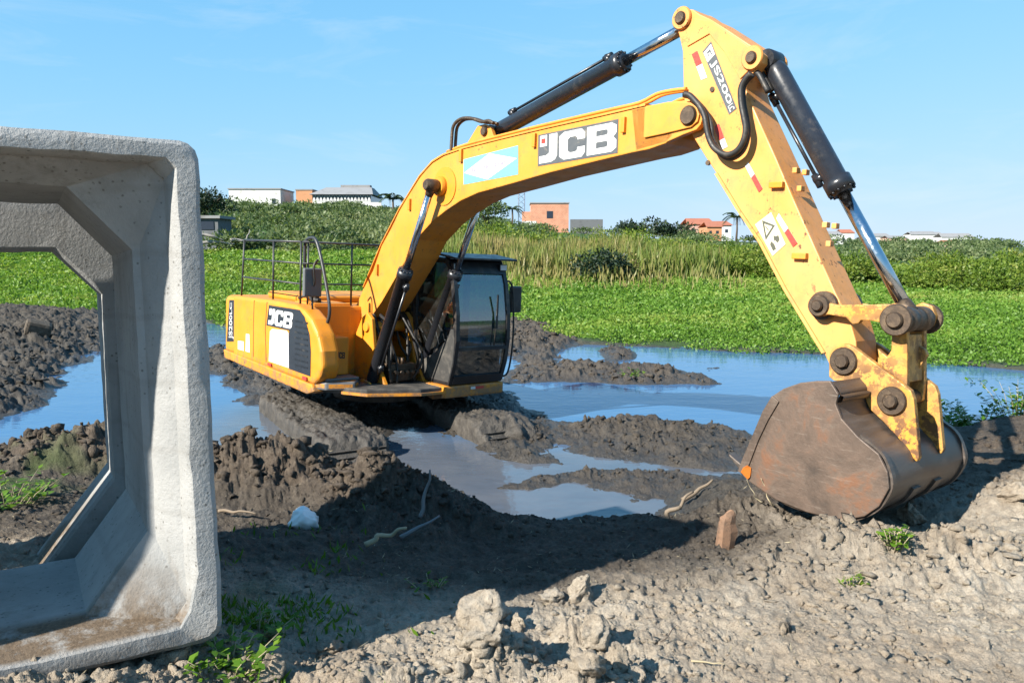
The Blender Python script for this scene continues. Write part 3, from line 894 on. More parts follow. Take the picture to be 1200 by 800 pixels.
cmesh = culvert_mesh()
cul = link('box_culvert', cmesh, M['concrete'])
cul.matrix_world = Matrix(((CR[0], CD[0], CW[0], CP0[0]), (CR[1], CD[1], CW[1], CP0[1]), (CR[2], CD[2], CW[2], CP0[2]), (0, 0, 0, 1)))
tag(cul, 'square concrete culvert section nearest to the viewer, its thick front rim facing the bare soil', 'culvert', 'concrete culvert sections')
cul2 = link('box_culvert', culvert_mesh(True), M['concrete'])
q2 = CP0 + CD * 1.27 + CR * (-.01) + CW * (-.02)
cul2.matrix_world = Matrix.Translation(Vector(q2)) @ Matrix.Rotation(rad(-1.0), 4, 'Z') @ Matrix(((CR[0], CD[0], CW[0], 0), (CR[1], CD[1], CW[1], 0), (CR[2], CD[2], CW[2], 0), (0, 0, 0, 1)))
tag(cul2, 'plain ended concrete culvert section standing close behind the near one, seen through its opening', 'culvert', 'concrete culvert sections')

# ------------------------------------------------------------------ excavator
UP = 1.85                                                    # boom foot pin above the root (ground under the tracks)
EX = empty('excavator')
Rm = Matrix([list(map(float, r)) for r in MR])
EXM = Matrix.Translation(Vector(MT)) @ Rm.to_4x4() @ Matrix.Translation((0, 0, -UP))
EX.matrix_world = EXM
tag(EX, 'muddy yellow excavator sunk in the mud with its arm stretched out and bucket down', 'excavator')
OFF = (0, 0, UP)

SPLIT = {'doubler_plate', 'paper_sheet', 'pin_boss', 'pipe_clamp', 'pipe_bracket', 'pin', 'grease_fitting', 'hydraulic_hose', 'hydraulic_pipe', 'reflector', 'tip_plate', 'cylinder_boss',
         'hose_bracket', 'hose', 'cylinder_lug', 'boom_bracket', 'cylinder_bracket', 'link_pin', 'door_seam', 'engine_hood', 'edge_lip', 'wear_strip', 'louvre', 'control_console', 'pivot_pin'}

def islands(bm):
    seen, out = set(), []
    for f0 in bm.faces:
        if f0 in seen: continue
        st, grp = [f0], []
        seen.add(f0)
        while st:
            f = st.pop(); grp.append(f)
            for v in f.verts:
                for g in v.link_faces:
                    if g not in seen: seen.add(g); st.append(g)
        out.append(grp)
    return out

def part(mb, name, mat, parent=None):
    if name in SPLIT:
        first = None
        for grp in islands(mb.bm):
            vs = list({v for f in grp for v in f.verts}); ix = {v: i for i, v in enumerate(vs)}
            me = bpy.data.meshes.new(name)
            me.from_pydata([v.co[:] for v in vs], [], [[ix[v] for v in f.verts] for f in grp])
            for p, f in zip(me.polygons, grp): p.use_smooth = f.smooth; p.material_index = f.material_index
            o = link(name, me, mat, parent or EX, OFF if parent is None else None)
            first = first or o
        mb.bm.free()
        return first
    return mb.build(name, mat, parent or EX, OFF if parent is None else None)

# ---- lettering
def text_verts(body):
    cu = bpy.data.curves.new('lettering', 'FONT')
    cu.body = body
    cu.offset = 0.012
    ob = bpy.data.objects.new('lettering', cu)
    COL.objects.link(ob)
    dg = bpy.context.evaluated_depsgraph_get()
    dg.update()
    me = bpy.data.meshes.new_from_object(ob.evaluated_get(dg))
    vs = np.array([v.co[:2] for v in me.vertices])
    fs = [tuple(p.vertices) for p in me.polygons]
    bpy.data.objects.remove(ob); bpy.data.curves.remove(cu); bpy.data.meshes.remove(me)
    vs = (vs - vs.min(0)) / (vs.max(0) - vs.min(0))
    return vs, fs

def bil(q, u, v):                                              # quad corners bl, br, tr, tl
    q = [np.array(p, float) for p in q]
    return tuple(q[0] * (1 - u) * (1 - v) + q[1] * u * (1 - v) + q[2] * u * v + q[3] * (1 - u) * v)

def put_text(mb, body, q, u0, u1, v0, v1):
    vs, fs = text_verts(body)
    mb._new([bil(q, u0 + (u1 - u0) * a, v0 + (v1 - v0) * b) for a, b in vs], fs)

def put_poly(mb, q, loops):
    """filled outline with holes, in the quad's own u, v"""
    es = []
    for lp in loops:
        bv = [mb.bm.verts.new(bil(q, u, v)) for u, v in lp]
        es += [mb.bm.edges.new((bv[i], bv[(i + 1) % len(bv)])) for i in range(len(bv))]
    r = bmesh.ops.triangle_fill(mb.bm, edges=es, use_beauty=True)
    for f in r['geom']:
        if isinstance(f, bmesh.types.BMFace): f.material_index = mb.mi

LOGO = [[[(.155, .95), (.262, .95), (.262, .25), (.235, .13), (.18, .07), (.02, .07), (.02, .30), (.115, .30), (.155, .37)]],
        [[(.03, .60), (.125, .60), (.125, .95), (.03, .95)]],
        [[(.615, .62), (.615, .80), (.575, .93), (.35, .93), (.29, .82), (.29, .18), (.35, .07), (.575, .07), (.615, .20), (.615, .39), (.52, .39), (.52, .31), (.495, .26), (.43, .26), (.40, .32), (.40, .68), (.43, .74), (.495, .74), (.52, .69), (.52, .62)]],
        [[(.64, .07), (.64, .93), (.93, .93), (.985, .84), (.985, .62), (.95, .51), (.985, .40), (.985, .17), (.93, .07)], [(.75, .60), (.87, .60), (.885, .64), (.885, .72), (.87, .76), (.75, .76)], [(.75, .24), (.87, .24), (.885, .28), (.885, .38), (.87, .42), (.75, .42)]]]

def quad_on(pts, y, eps=0.0):                                  # pts tl, tr, br, bl -> bl, br, tr, tl on plane y
    tl, tr_, br, bl = [tr(u, v, y) for u, v in pts]
    return [(p[0], y - eps, p[1]) for p in (bl, br, tr_, tl)]

def shift(q, dy): return [(a, b + dy, c) for a, b, c in q]

def panel(mb, q, u0=0, u1=1, v0=0, v1=1):
    mb.quad(bil(q, u0, v0), bil(q, u1, v0), bil(q, u1, v1), bil(q, u0, v1))

# ---- boom
BH = 0.25                                                     # half width of the boom
TIP = tr(809, 136, -BH)
boom_o = trs([(401, 392), (408, 380), (414, 365), (426, 338), (437, 317), (447, 288), (458, 268), (468, 247), (477, 231), (492, 208), (500, 198), (507, 191), (520, 183), (542, 175),
              (585, 164), (635, 152), (710, 135), (757, 124), (782, 120), (790, 140), (788, 160), (780, 168), (760, 175), (740, 179), (690, 191), (645, 202), (600, 215), (560, 226), (540, 235), (522, 247),
              (507, 259), (487, 281), (477, 302), (462, 328), (447, 354), (430, 378), (424, 398), (410, 404)], -BH)
b = MB().prism(boom_o, -BH, BH, .012)
for s in (-1, 1):
    fk = trs([(740, 128), (782, 119.5), (800, 118), (810, 119), (818, 124), (822, 131), (823.5, 138), (821, 146), (816, 152), (800, 158), (780, 167), (745, 177)], -BH)
    b.prism(fk, s * BH if s < 0 else .185, -.185 if s < 0 else BH, .008)
boom = part(b, 'boom', M['boom_yellow'])
b = MB()
fk = trs([(757, 126), (782, 121), (801, 120), (811, 121), (818, 126), (821, 135), (819, 143), (811, 149.5), (780, 157), (756, 162)], -BH)
for s in (-1, 1):
    b.prism(fk, *((-BH - .022, -BH) if s < 0 else (BH, BH + .022)), .006)
part(b, 'tip_plate', M['boom_yellow'], boom)
b = MB()
for s in (-1, 1):
    b.cyl((TIP[0], s * (BH + .015), TIP[1]), (TIP[0], s * (BH + .05), TIP[1]), .085, 28, bevel=.012)
b.cyl((TIP[0], -BH, TIP[1]), (TIP[0], BH, TIP[1]), .06)
part(b, 'pivot_pin', M['pin'], boom)
# top and bottom plates show as thin lips, plus a weld seam
b = MB()
top = trs([(426, 336), (447, 286), (468, 245), (492, 206), (507, 189), (520, 181), (542, 173.5), (585, 162.5), (635, 150.5), (710, 133.5), (757, 122.5)], -BH)
for i in range(len(top) - 1):
    (x0, z0), (x1, z1) = top[i], top[i + 1]
    b.prism([(x0, z0 - .012), (x1, z1 - .012), (x1, z1 + .008), (x0, z0 + .008)], -BH - .012, BH + .012)
part(b, 'top_plate', M['boom_yellow'], boom)
# boom logo
q = quad_on([(631, 158.5), (725, 139.6), (724, 179.5), (630.6, 195)], -BH, .004)
b = MB(); panel(b, q)
lp_ = part(b, 'logo_plate', M['plate_grey'], boom)
b = MB(); qq = shift(q, -.003)
for L_ in LOGO: put_poly(b, qq, L_)
b.mi = 1
q3 = shift(q, -.006); panel(b, q3, .05, .105, .70, .85)
part(b, 'lettering', [M['white'], M['red']], lp_)
# cyan sticker with a white diamond
q = quad_on([(543.5, 187), (607.5, 170.5), (607.5, 204.5), (543.5, 216.5)], -BH, .004)
b = MB(); panel(b, q)
st_ = part(b, 'sticker', M['cyan'], boom)
b = MB(); put_poly(b, shift(q, -.003), [[(.01, .46), (.5, .98), (.985, .56), (.46, .02)]])
b.mi = 1
put_text(b, 'aprozani pilar', shift(q, -.006), .16, .80, .40, .62)
part(b, 'diamond', [M['white'], M['lilac']], st_)
# hydraulic pipes along the top and their brackets
b = MB()
for dy in (-.20, -.13, .13, .20):
    path = [(x, dy, z + .05) for x, z in trs([(520, 182), (542, 174), (585, 163), (635, 151), (710, 134), (745, 126), (765, 116), (782, 112), (800, 110)], -BH)]
    b.tube(smooth_path(path, 3), .017, 8)
part(b, 'hydraulic_pipe', M['boom_yellow'], boom)
b = MB()
for u, v in ((541.5, 183), (627.5, 165), (732, 147), (481, 240), (443, 316)):
    x, z = tr(u, v, -BH)
    b.box(x - .022, x + .022, -BH - .035, -BH + .01, z - .07, z + .075, .006)
part(b, 'pipe_bracket', M['yellow'], boom)
# lug carrying the arm cylinder, a curved steel pipe behind it
LUGY = .12
AC0 = tr(568, 154, -LUGY - .03)
b = MB()
lug = trs([(545, 176), (556, 158), (562, 148), (570, 146), (577, 149), (580, 158), (584, 166)], -LUGY)
for s in (-1, 1):
    b.prism(lug, *((-LUGY - .03, -LUGY + .02) if s < 0 else (LUGY - .02, LUGY + .03)), .006)
lg = part(b, 'cylinder_lug', M['boom_yellow'], boom)
b = MB().cyl((AC0[0], -LUGY - .06, AC0[1]), (AC0[0], LUGY + .06, AC0[1]), .055, 22, bevel=.01)
part(b, 'pin', M['pin'], lg)
b = MB()
for dy, k in ((-.22, 0), (-.16, 4)):
    pp = [(x, dy, z) for x, z in trs([(530, 182), (531, 162), (533, 148), (541, 140), (553, 139), (566, 143), (574, 142 + k * .3), (580, 145)], -.2)]
    b.tube(smooth_path(pp, 4), .020, 8)
part(b, 'hose', M['pin'], boom)
# side bosses for the boom cylinders
BC1 = tr(503, 217, -.44)
b = MB()
b.cyl((BC1[0] + .06, -BH - .004, BC1[1]), (BC1[0] + .06, -BH - .012, BC1[1]), .23, 28)
for s in (-1, 1):
    b.cyl((BC1[0], s * (BH - .01), BC1[1]), (BC1[0], s * (BH + .07), BC1[1]), .12, 26, bevel=.015)
bs = part(b, 'cylinder_boss', M['yellow'], boom)
b = MB()
for s in (-1, 1):
    b.cyl((BC1[0], s * (BH + .06), BC1[1]), (BC1[0], s * .50, BC1[1]), .065, 22, bevel=.012)
part(b, 'pin', M['pin'], bs)

def hyd(name, p0, p1, r, frac, rr, rod_mat='chrome', port_side=1.0, yaw=0.0, eye=None):
    """barrel with gland, base eye and ports; the rod with its eye is its part"""
    p0, p1 = Vector(p0), Vector(p1)
    d = (p1 - p0); L = d.length; d.normalize()
    pb = p0 + d * L * frac
    eye = eye or r * .95
    mb = MB()
    mb.tube([p0 + d * .02, p0 + d * .10, p0 + d * .13, pb - d * .13, pb - d * .129, pb - d * .03, pb - d * .028, pb], [r * .75, r * .95, r, r, r * 1.22, r * 1.22, r * .88, r * .8], 26)
    mb.cyl(p0 + Vector((0, -r * .95, 0)), p0 + Vector((0, r * .95, 0)), eye, 24, bevel=.01)
    side = d.cross(Vector((0, 1, 0))).normalized() * port_side
    for t in (.12 * L, frac * L - .22):
        c = p0 + d * t
        mb.cyl(c + side * r * .7, c + side * (r + .06), .035, 12)
        mb.cyl(c + side * (r + .04) - d * .05, c + side * (r + .04) + d * .06, .028, 12)
    mb.tube([p0 + d * .14 * L + side * (r + .035), p0 + d * (frac * L - .2) + side * (r + .035)], .016, 8)
    for k in range(12):
        a = 2 * math.pi * k / 12
        e1 = d.orthogonal().normalized(); e2 = d.cross(e1)
        c = pb - d * .03 + (e1 * math.cos(a) + e2 * math.sin(a)) * r * 1.06
        mb.cyl(c, c + d * .018, .011, 6)
    cyl_ = part(mb, name, M['black_steel'])
    mb = MB()
    mb.tube([pb - d * .05, p1 - d * (eye * .8)], rr, 22)
    rod = part(mb, 'piston_rod', M[rod_mat], cyl_)
    mb = MB()
    mb.cyl(p1 + Vector((0, -r * .9, 0)), p1 + Vector((0, r * .9, 0)), eye, 24, bevel=.01)
    mb.tube([p1 - d * (eye * 1.7), p1 - d * eye * .4], [rr * 1.1, rr * 1.5], 16)
    part(mb, 'rod_eye', M['pin'], cyl_)
    return cyl_

DTOP = tr(800, 22, -.17)
hyd('arm_cylinder', (AC0[0], 0, AC0[1]), (DTOP[0], 0, DTOP[1]), .092, .715, .052)
BC0 = tr(431, 452, -.44)
for s in (-1, 1):
    hyd('boom_cylinder', (BC0[0], s * .40, BC0[1]), (BC1[0], s * .40, BC1[1]), .082, .615, .044, port_side=-1.0)

# ---- dipper arm
AH = .17
arm_o = trs([(791, 27), (790, 19), (795, 12.5), (803, 10.5), (812, 11.5), (820, 17), (833, 23), (852, 35), (870, 47), (884, 56), (893, 64), (893, 74), (885, 83), (877, 92), (874, 104), (877, 114),
             (910, 187), (927, 227), (955, 290), (980, 345), (996, 376), (1003, 400), (1004, 422), (998, 436), (985, 440), (974, 432), (966, 414), (921, 340), (892, 285), (865, 245), (840, 204), (828, 186), (812, 160), (803, 140), (801, 100), (800, 60), (796, 42)], -AH)
b = MB().prism(arm_o, -AH, AH, .010)
arm = part(b, 'dipper_arm', M['arm_yellow'])
b = MB()                                                    # doubler plate round the top and lip along the outer edge
dp = trs([(806, 55), (815, 22), (833, 25), (868, 48), (885, 60), (889, 66), (886, 75), (868, 93), (850, 62), (832, 40)], -AH)
for s in (-1, 1): b.prism(dp, *((-AH - .012, -AH) if s < 0 else (AH, AH + .012)), .004)
part(b, 'doubler_plate', M['arm_yellow'], arm)
b = MB()
lipo = trs([(840, 204), (865, 245), (892, 285), (921, 340), (966, 414)], -AH)
for i in range(len(lipo) - 1):
    (x0, z0), (x1, z1) = lipo[i], lipo[i + 1]
    b.hexa([(x0 - .014, -AH - .016, z0), (x0 + .012, -AH - .016, z0 + .01), (x0 + .012, AH + .016, z0 + .01), (x0 - .014, AH + .016, z0)],
           [(x1 - .014, -AH - .016, z1), (x1 + .012, -AH - .016, z1 + .01), (x1 + .012, AH + .016, z1 + .01), (x1 - .014, AH + .016, z1)])
bmesh.ops.remove_doubles(b.bm, verts=b.bm.verts, dist=1e-4)
part(b, 'edge_lip', M['arm_yellow'], arm)
BK0 = tr(879, 67, -.22)
b = MB()
for (px, r, ext) in ((DTOP, .055, .055), (BK0, .05, .055)):
    b.cyl((px[0], -AH - ext, px[1]), (px[0], AH + ext, px[1]), r, 24, bevel=.01)
part(b, 'pin', M['pin'], arm)
b = MB()
for (px, r) in ((DTOP, .10), (BK0, .10)):
    for s in (-1, 1): b.cyl((px[0], s * AH, px[1]), (px[0], s * (AH + .03), px[1]), r, 26, bevel=.008)
part(b, 'pin_boss', M['arm_yellow'], arm)
# model plate: the lettering runs down the arm
q = quad_on([(833.5, 49), (863.5, 127.5), (854.5, 134.5), (823.5, 61)], -AH, .004)   # tl, tr, br, bl read along the text
b = MB(); panel(b, q)
mp_ = part(b, 'model_plate', M['plate_grey'], arm)
b = MB(); qq = shift(q, -.003)
panel(b, qq, .03, .185, .06, .94)
put_text(b, 'JS200', qq, .225, .885, .16, .88)
put_text(b, 'LC', qq, .90, .985, .22, .84)
b.mi = 1
put_poly(b, shift(q, -.006), [[(.07, .35), (.15, .35), (.15, .43), (.095, .43), (.095, .62), (.15, .62), (.15, .72), (.07, .72)]])
part(b, 'lettering', [M['white'], M['plate_grey']], mp_)
def bar_sticker(pts, red_from, red_to):
    q_ = quad_on(pts, -AH, .004)
    b_ = MB(); panel(b_, q_)
    b_.mi = 1; panel(b_, shift(q_, -.002), red_from, red_to, 0, 1)
    return part(b_, 'reflective_strip', [M['white'], M['red']], arm)
bar_sticker([(817.5, 60), (829, 91), (822, 94), (811, 64)], 0.0, .48)
bar_sticker([(843, 145), (853, 172), (847, 175), (837, 149)], 0.0, .62)
bar_sticker([(877, 190), (894, 221), (889.5, 225.5), (873.5, 195)], .45, 1.0)
bar_sticker([(913, 250), (935, 285), (929.5, 289.5), (910, 256)], .5, 1.0)
q = quad_on([(885, 263), (904, 248.5), (921, 286), (905.5, 300)], -AH, .004)
b = MB(); panel(b, q)
ws = part(b, 'warning_sticker', M['sticker'], arm)
b = MB(); qq = shift(q, -.003)
put_poly(b, qq, [[(.10, .46), (.90, .62), (.42, .97)], [(.24, .54), (.76, .645), (.44, .86)]])
put_poly(b, qq, [[(.18, .10), (.38, .08), (.42, .22), (.34, .34), (.2, .28)]])
put_poly(b, qq, [[(.48, .28), (.55, .30), (.62, .18), (.8, .22), (.84, .33), (.68, .36), (.6, .42)]])
put_poly(b, qq, [[(.45, .62), (.50, .63), (.46, .78), (.42, .78)]])
part(b, 'symbol', M['ink'], ws)
b = MB()
for u, v in ((912, 217), (939, 300)):
    x, z = tr(u, v, -AH)
    b.box(x - .06, x + .06, -AH - .045, -AH, z - .024, z + .024, .006)
x, z = tr(835, 105, -AH); 
part(b, 'hose_bracket', M['yellow'], arm)
b = MB()
for u, v in ((925, 199), (928, 220), (960, 263), (962, 285)):
    x, z = tr(u, v, -AH)
    for yy in ((-.13, .02) if (u, v) in ((925, 199), (960, 263)) else (-.10,)): b.box(x - .0, x + .04, yy, yy + .06, z - .022, z + .022, .006)
part(b, 'pipe_clamp', M['arm_yellow'], arm)
b = MB()
for u, v in ((835, 105), (830, 191), (967, 357)):
    x, z = tr(u, v, -AH); b.cyl((x, -AH - .012, z), (x, -AH + .01, z), .022, 12)
part(b, 'grease_fitting', M['pin'], arm)

# hoses: the big loop on the arm's flank
b = MB()
z8 = lambda l: [(780 + a / 8, 100 + c / 8) for a, c in l]
for k, (dy, l) in enumerate(((-.30, [(175, 82), (225, 96), (280, 150), (330, 215), (368, 300), (385, 400), (405, 490), (450, 580), (530, 640), (605, 650), (680, 605), (730, 520), (752, 410), (735, 300), (712, 180), (705, 60), (722, -10), (760, -70), (800, -110)]),
                             (-.25, [(175, 92), (235, 110), (310, 180), (370, 250), (410, 320), (432, 400), (440, 490), (480, 590), (550, 665), (625, 680), (705, 630), (750, 550), (772, 430), (755, 310), (728, 180), (722, 60), (738, -10), (775, -60), (815, -100)]))):
    pts = [(x, dy, z) for x, z in trs(z8(l), dy)]
    b.tube(smooth_path(pts, 5), .026, 10)
part(b, 'hydraulic_hose', M['rubber'])
b = MB()                                                    # hoses at the head of the bucket cylinder
for dy, dx in ((-.14, 0), (-.06, .03), (.06, .02)):
    pts = [(x + dx, dy, z) for x, z in trs([(872, 103), (876, 92), (880, 84), (888, 86), (894, 96), (900, 108)], dy)]
    b.tube(smooth_path(pts, 4), .024, 8)
part(b, 'hydraulic_hose', M['rubber'])

# ---- bucket cylinder, links, bucket
ROD = tr(1050, 375, -.27)
BP = tr(989, 423, -.24)
LP = tr(1045.5, 469.5, -.24)
DL = tr(959.5, 358, -.27)
d0 = Vector((BK0[0] + .10, 0, BK0[1] + .03))
hyd('bucket_cylinder', (BK0[0] + .06, 0, BK0[1]), (ROD[0], 0, ROD[1]), .090, .545, .050, port_side=-1.0)
z5 = lambda l: [(940 + a / 5.717, 340 + c / 5.717) for a, c in l]
linko = trs(z5([(110, 45), (150, 55), (180, 85), (250, 100), (380, 95), (540, 122), (620, 85), (690, 110), (715, 180), (690, 250), (620, 272), (560, 240), (545, 218), (480, 205), (400, 200), (385, 222), (345, 228), (300, 182), (180, 162), (150, 172), (110, 172), (65, 150), (48, 105), (65, 65)]), -.25)
for s in (-1, 1):
    b = MB().prism(linko, *((-.27, -.215) if s < 0 else (.215, .27)), .008)
    b.mi = 1
    for p_, r_ in ((DL, .085), (ROD, .115)):
        b.cyl((p_[0], s * .26, p_[1]), (p_[0], s * .285, p_[1]), r_, 28, bevel=.008)
        b.cyl((p_[0], s * .28, p_[1]), (p_[0], s * .315, p_[1]), r_ * .52, 24, bevel=.01)
    part(b, 'side_link', [M['rusty_yellow'], M['pin']])
b = MB()
for s in (-1, 1): b.cyl((DL[0], s * AH, DL[1]), (DL[0], s * .22, DL[1]), .11, 24)
b.cyl((ROD[0], -.24, ROD[1]), (ROD[0], .24, ROD[1]), .06, 20)
for yy in (-.13, .13): b.cyl((ROD[0], yy - .06, ROD[1]), (ROD[0], yy + .06, ROD[1]), .095, 24, bevel=.012)
part(b, 'link_pin', M['pin'])
b = MB()                                                    # tipping link between rod end and bucket
tl = trs(z5([(600, 170), (650, 130), (705, 180), (705, 620), (690, 760), (630, 800), (575, 770), (555, 700), (530, 530), (505, 390), (570, 445), (600, 400)]), -.17)
b.prism(tl, -.175, -.125, .008); b.prism(tl, .125, .175, .008)
mid = trs(z5([(620, 300), (700, 300), (700, 620), (600, 620), (560, 520), (580, 450)]), -.15)
b.prism(mid, -.13, .13, .01)
part(b, 'tipping_link', M['rusty_yellow'])
b = MB()
eyeo = trs(z5([(690, 400), (740, 370), (800, 372), (835, 395), (850, 430), (830, 470), (770, 570), (700, 590)]), .10)
eb = [(x, z) for x, z in eyeo]
b.prism(eb, .06, .11, .008)
part(b, 'lifting_eye', M['rusty_yellow'])

BW = .66
shell_o = trs([(975, 447), (984, 460), (981, 473), (988, 490), (1007, 511), (1031, 531), (1041, 552), (1043, 571), (1031, 592), (1014, 603), (989, 608), (947, 598), (912, 584), (881, 563), (868, 551)], -BW)
so = [Vector((x, 0, z)) for x, z in shell_o]
so = smooth_path(so, 4)
cen = sum((p for p in so), Vector()) / len(so)
T_ = .032
b = MB()
outer, inner = [], []
for i, p in enumerate(so):
    t = (so[min(i + 1, len(so) - 1)] - so[max(i - 1, 0)]).normalized()
    nrm_ = Vector((-t.z, 0, t.x))
    if (cen - p).dot(nrm_) < 0: nrm_ = -nrm_
    outer.append(p); inner.append(p + nrm_ * T_)
for i in range(len(so) - 1):
    a0, a1, c0, c1 = outer[i], outer[i + 1], inner[i], inner[i + 1]
    b._new([(a0.x, -BW, a0.z), (a1.x, -BW, a1.z), (a1.x, BW, a1.z), (a0.x, BW, a0.z)], [(0, 1, 2, 3)], True)
    b._new([(c0.x, -BW, c0.z), (c0.x, BW, c0.z), (c1.x, BW, c1.z), (c1.x, -BW, c1.z)], [(0, 1, 2, 3)], True)
bmesh.ops.remove_doubles(b.bm, verts=b.bm.verts, dist=1e-5)
bmesh.ops.recalc_face_normals(b.bm, faces=b.bm.faces)
bucket = part(b, 'bucket', M['shell'])
bucket['label'] = 'big rusty steel digging bucket with a polished curved shell'
# wear strips round the shell and thicker heel
b = MB()
def strip(i0, i1, y0, y1, th):
    for i in range(i0, i1):
        pa, pb_ = so[i], so[i + 1]
        na = (inner[i] - outer[i]).normalized(); nb = (inner[i + 1] - outer[i + 1]).normalized()
        qa = [(pa.x, y0, pa.z), (pa.x, y1, pa.z), (pa.x - na.x * th, y1, pa.z - na.z * th), (pa.x - na.x * th, y0, pa.z - na.z * th)]
        qb = [(pb_.x, y0, pb_.z), (pb_.x, y1, pb_.z), (pb_.x - nb.x * th, y1, pb_.z - nb.z * th), (pb_.x - nb.x * th, y0, pb_.z - nb.z * th)]
        b.hexa(qa, qb)
    bmesh.ops.remove_doubles(b.bm, verts=b.bm.verts, dist=1e-5)
n_ = len(so) - 1
strip(int(n_ * .30), n_, -BW - .0, -BW + .05, .018)
strip(int(n_ * .30), n_, BW - .05, BW, .018)
strip(int(n_ * .55), n_ - 2, -.25, -.13, .02); strip(int(n_ * .55), n_ - 2, .13, .25, .02)
part(b, 'wear_strip', M['shell'], bucket)
side_o = trs([(975, 446), (984.5, 461), (981.5, 473), (988.5, 490), (1007.5, 511), (1031.5, 531), (1042, 552), (1044, 571), (1032, 592.5), (1015, 604), (989, 609), (947, 599), (912, 585), (881, 564), (868, 551),
              (874, 535), (886, 507), (897, 481), (908, 463), (920, 455), (940, 448), (958, 446)], -BW)
for s in (-1, 1):
    b = MB().prism(side_o, *((-BW - .028, -BW) if s < 0 else (BW, BW + .028)), .008)
    b.prism(trs([(868, 551), (874, 535), (886, 507), (897, 481), (908, 463), (916, 470), (903, 492), (892, 515), (882, 541), (876, 556)], -BW), *((-BW - .042, -BW - .028) if s < 0 else (BW + .028, BW + .042)), .004)
    part(b, 'side_plate', M['bucket'], bucket)
z2 = lambda l: [(860 + a / 2.857, 340 + c / 2.857) for a, c in l]
ear_o = trs(z2([(320, 212), (328, 196), (345, 184), (365, 179), (385, 182), (405, 193), (440, 220), (570, 318), (592, 336), (602, 365), (620, 560), (612, 574), (603, 566), (560, 505), (500, 440), (452, 395), (438, 360), (425, 322), (395, 305), (335, 303), (318, 290), (318, 240)]), -.24)
for s in (-1, 1):
    b = MB().prism(ear_o, *((-.24, -.185) if s < 0 else (.185, .24)), .008)
    b.mi = 1
    for p_, r_ in ((BP, .105), (LP, .105)):
        b.cyl((p_[0], s * .235, p_[1]), (p_[0], s * .262, p_[1]), r_, 28, bevel=.008)
        b.cyl((p_[0], s * .26, p_[1]), (p_[0], s * .295, p_[1]), .055, 8, bevel=.01)
    part(b, 'ear', [M['rusty_yellow'], M['pin']], bucket)
b = MB()
for p_ in (BP, LP): b.cyl((p_[0], -.22, p_[1]), (p_[0], .22, p_[1]), .058, 20)
part(b, 'pin', M['pin'], bucket)
# teeth along the lip
lip = so[-1]; ld = (so[-1] - so[-4]).normalized(); lnv = (inner[-1] - outer[-1]).normalized()
for k in range(5):
    yy = -BW + .06 + k * (2 * BW - .12) / 4
    b = MB()
    bw_, th = .055, .035
    base = lip - ld * .10 + lnv * .012
    tipp = lip + ld * .16 + lnv * .015
    A_ = [base + lnv * th, base - lnv * th]; B_ = [tipp + lnv * .008, tipp - lnv * .008]
    b.hexa([(A_[0].x, yy - bw_, A_[0].z), (A_[0].x, yy + bw_, A_[0].z), (A_[1].x, yy + bw_, A_[1].z), (A_[1].x, yy - bw_, A_[1].z)],
           [(B_[0].x, yy - bw_ * .8, B_[0].z), (B_[0].x, yy + bw_ * .8, B_[0].z), (B_[1].x, yy + bw_ * .8, B_[1].z), (B_[1].x, yy - bw_ * .8, B_[1].z)], .008)
    part(b, 'tooth', M['shell'], bucket)

# ---- upper structure
b = MB()
plat = [(-2.2, -1.2), (.15, -1.22), (.41, -.95), (.72, -.75), (1.0, -.10), (1.0, .30), (1.0, 1.25), (-2.2, 1.25)]
b.plan(plat, -.82, -.74, .012)
platform = part(b, 'platform', M['dusty_panel'])
b = MB()
lipf = [(.41, -.95), (.72, -.75), (1.0, -.10), (1.0, .28)]
for (x0, y0), (x1, y1) in zip(lipf[:-1], lipf[1:]):
    b.hexa([(x0, y0, -.825), (x0 + .03, y0 - .01, -.825), (x0 + .03, y0 - .01, -.79), (x0, y0, -.79)], [(x1, y1, -.825), (x1 + .03, y1 - .01, -.825), (x1 + .03, y1 - .01, -.79), (x1, y1, -.79)])
part(b, 'front_lip', M['yellow'], platform)
# boom foot brackets
b = MB()
fo = [(-.55, -.74), (.50, -.74), (.22, -.40), (.12, .12), (0, .20), (-.14, .12), (-.35, -.2)]
for s in (-1, 1): b.prism(fo, *((-.345, -.285) if s < 0 else (.285, .345)), .012)
b.cyl((0, -.37, 0), (0, .37, 0), .075, 22, bevel=.01)
part(b, 'boom_bracket', M['yellow'])
b = MB()
for s in (-1, 1):
    b.prism([(BC0[0] - .16, -.76), (BC0[0] + .18, -.76), (BC0[0] + .11, BC0[1] + .07), (BC0[0] - .08, BC0[1] + .09)], *((-.50, -.465) if s < 0 else (.465, .50)), .01)
    b.prism([(BC0[0] - .16, -.76), (BC0[0] + .18, -.76), (BC0[0] + .11, BC0[1] + .07), (BC0[0] - .08, BC0[1] + .09)], *((-.335, -.30) if s < 0 else (.30, .335)), .01)
    b.cyl((BC0[0], s * .29, BC0[1]), (BC0[0], s * .52, BC0[1]), .05, 18, bevel=.008)
part(b, 'cylinder_bracket', M['yellow'])
# right-hand cowling: outer skin with a rounded front, hood block inside it
CY = -1.25
sk = trs([(273, 346), (297, 349), (320, 352), (345, 357), (355, 363), (364, 374), (372, 392), (376, 412), (377, 433), (374, 444), (367, 451)], CY)
skin = sk + [(-2.47, -.66), (-2.47, .20)]
b = MB().prism(skin, CY, -.98, .09, 5)
cowl = part(b, 'cowling', M['yellow'])
b = MB()
b.box(-2.60, -.32, -.99, 1.15, -.73, .262, .05)
b.box(-2.35, -1.0, -.75, .95, .25, .36, .06, 3)
b.box(-.95, -.36, -.97, -.40, .255, .30, .02)
part(b, 'engine_hood', M['yellow'])
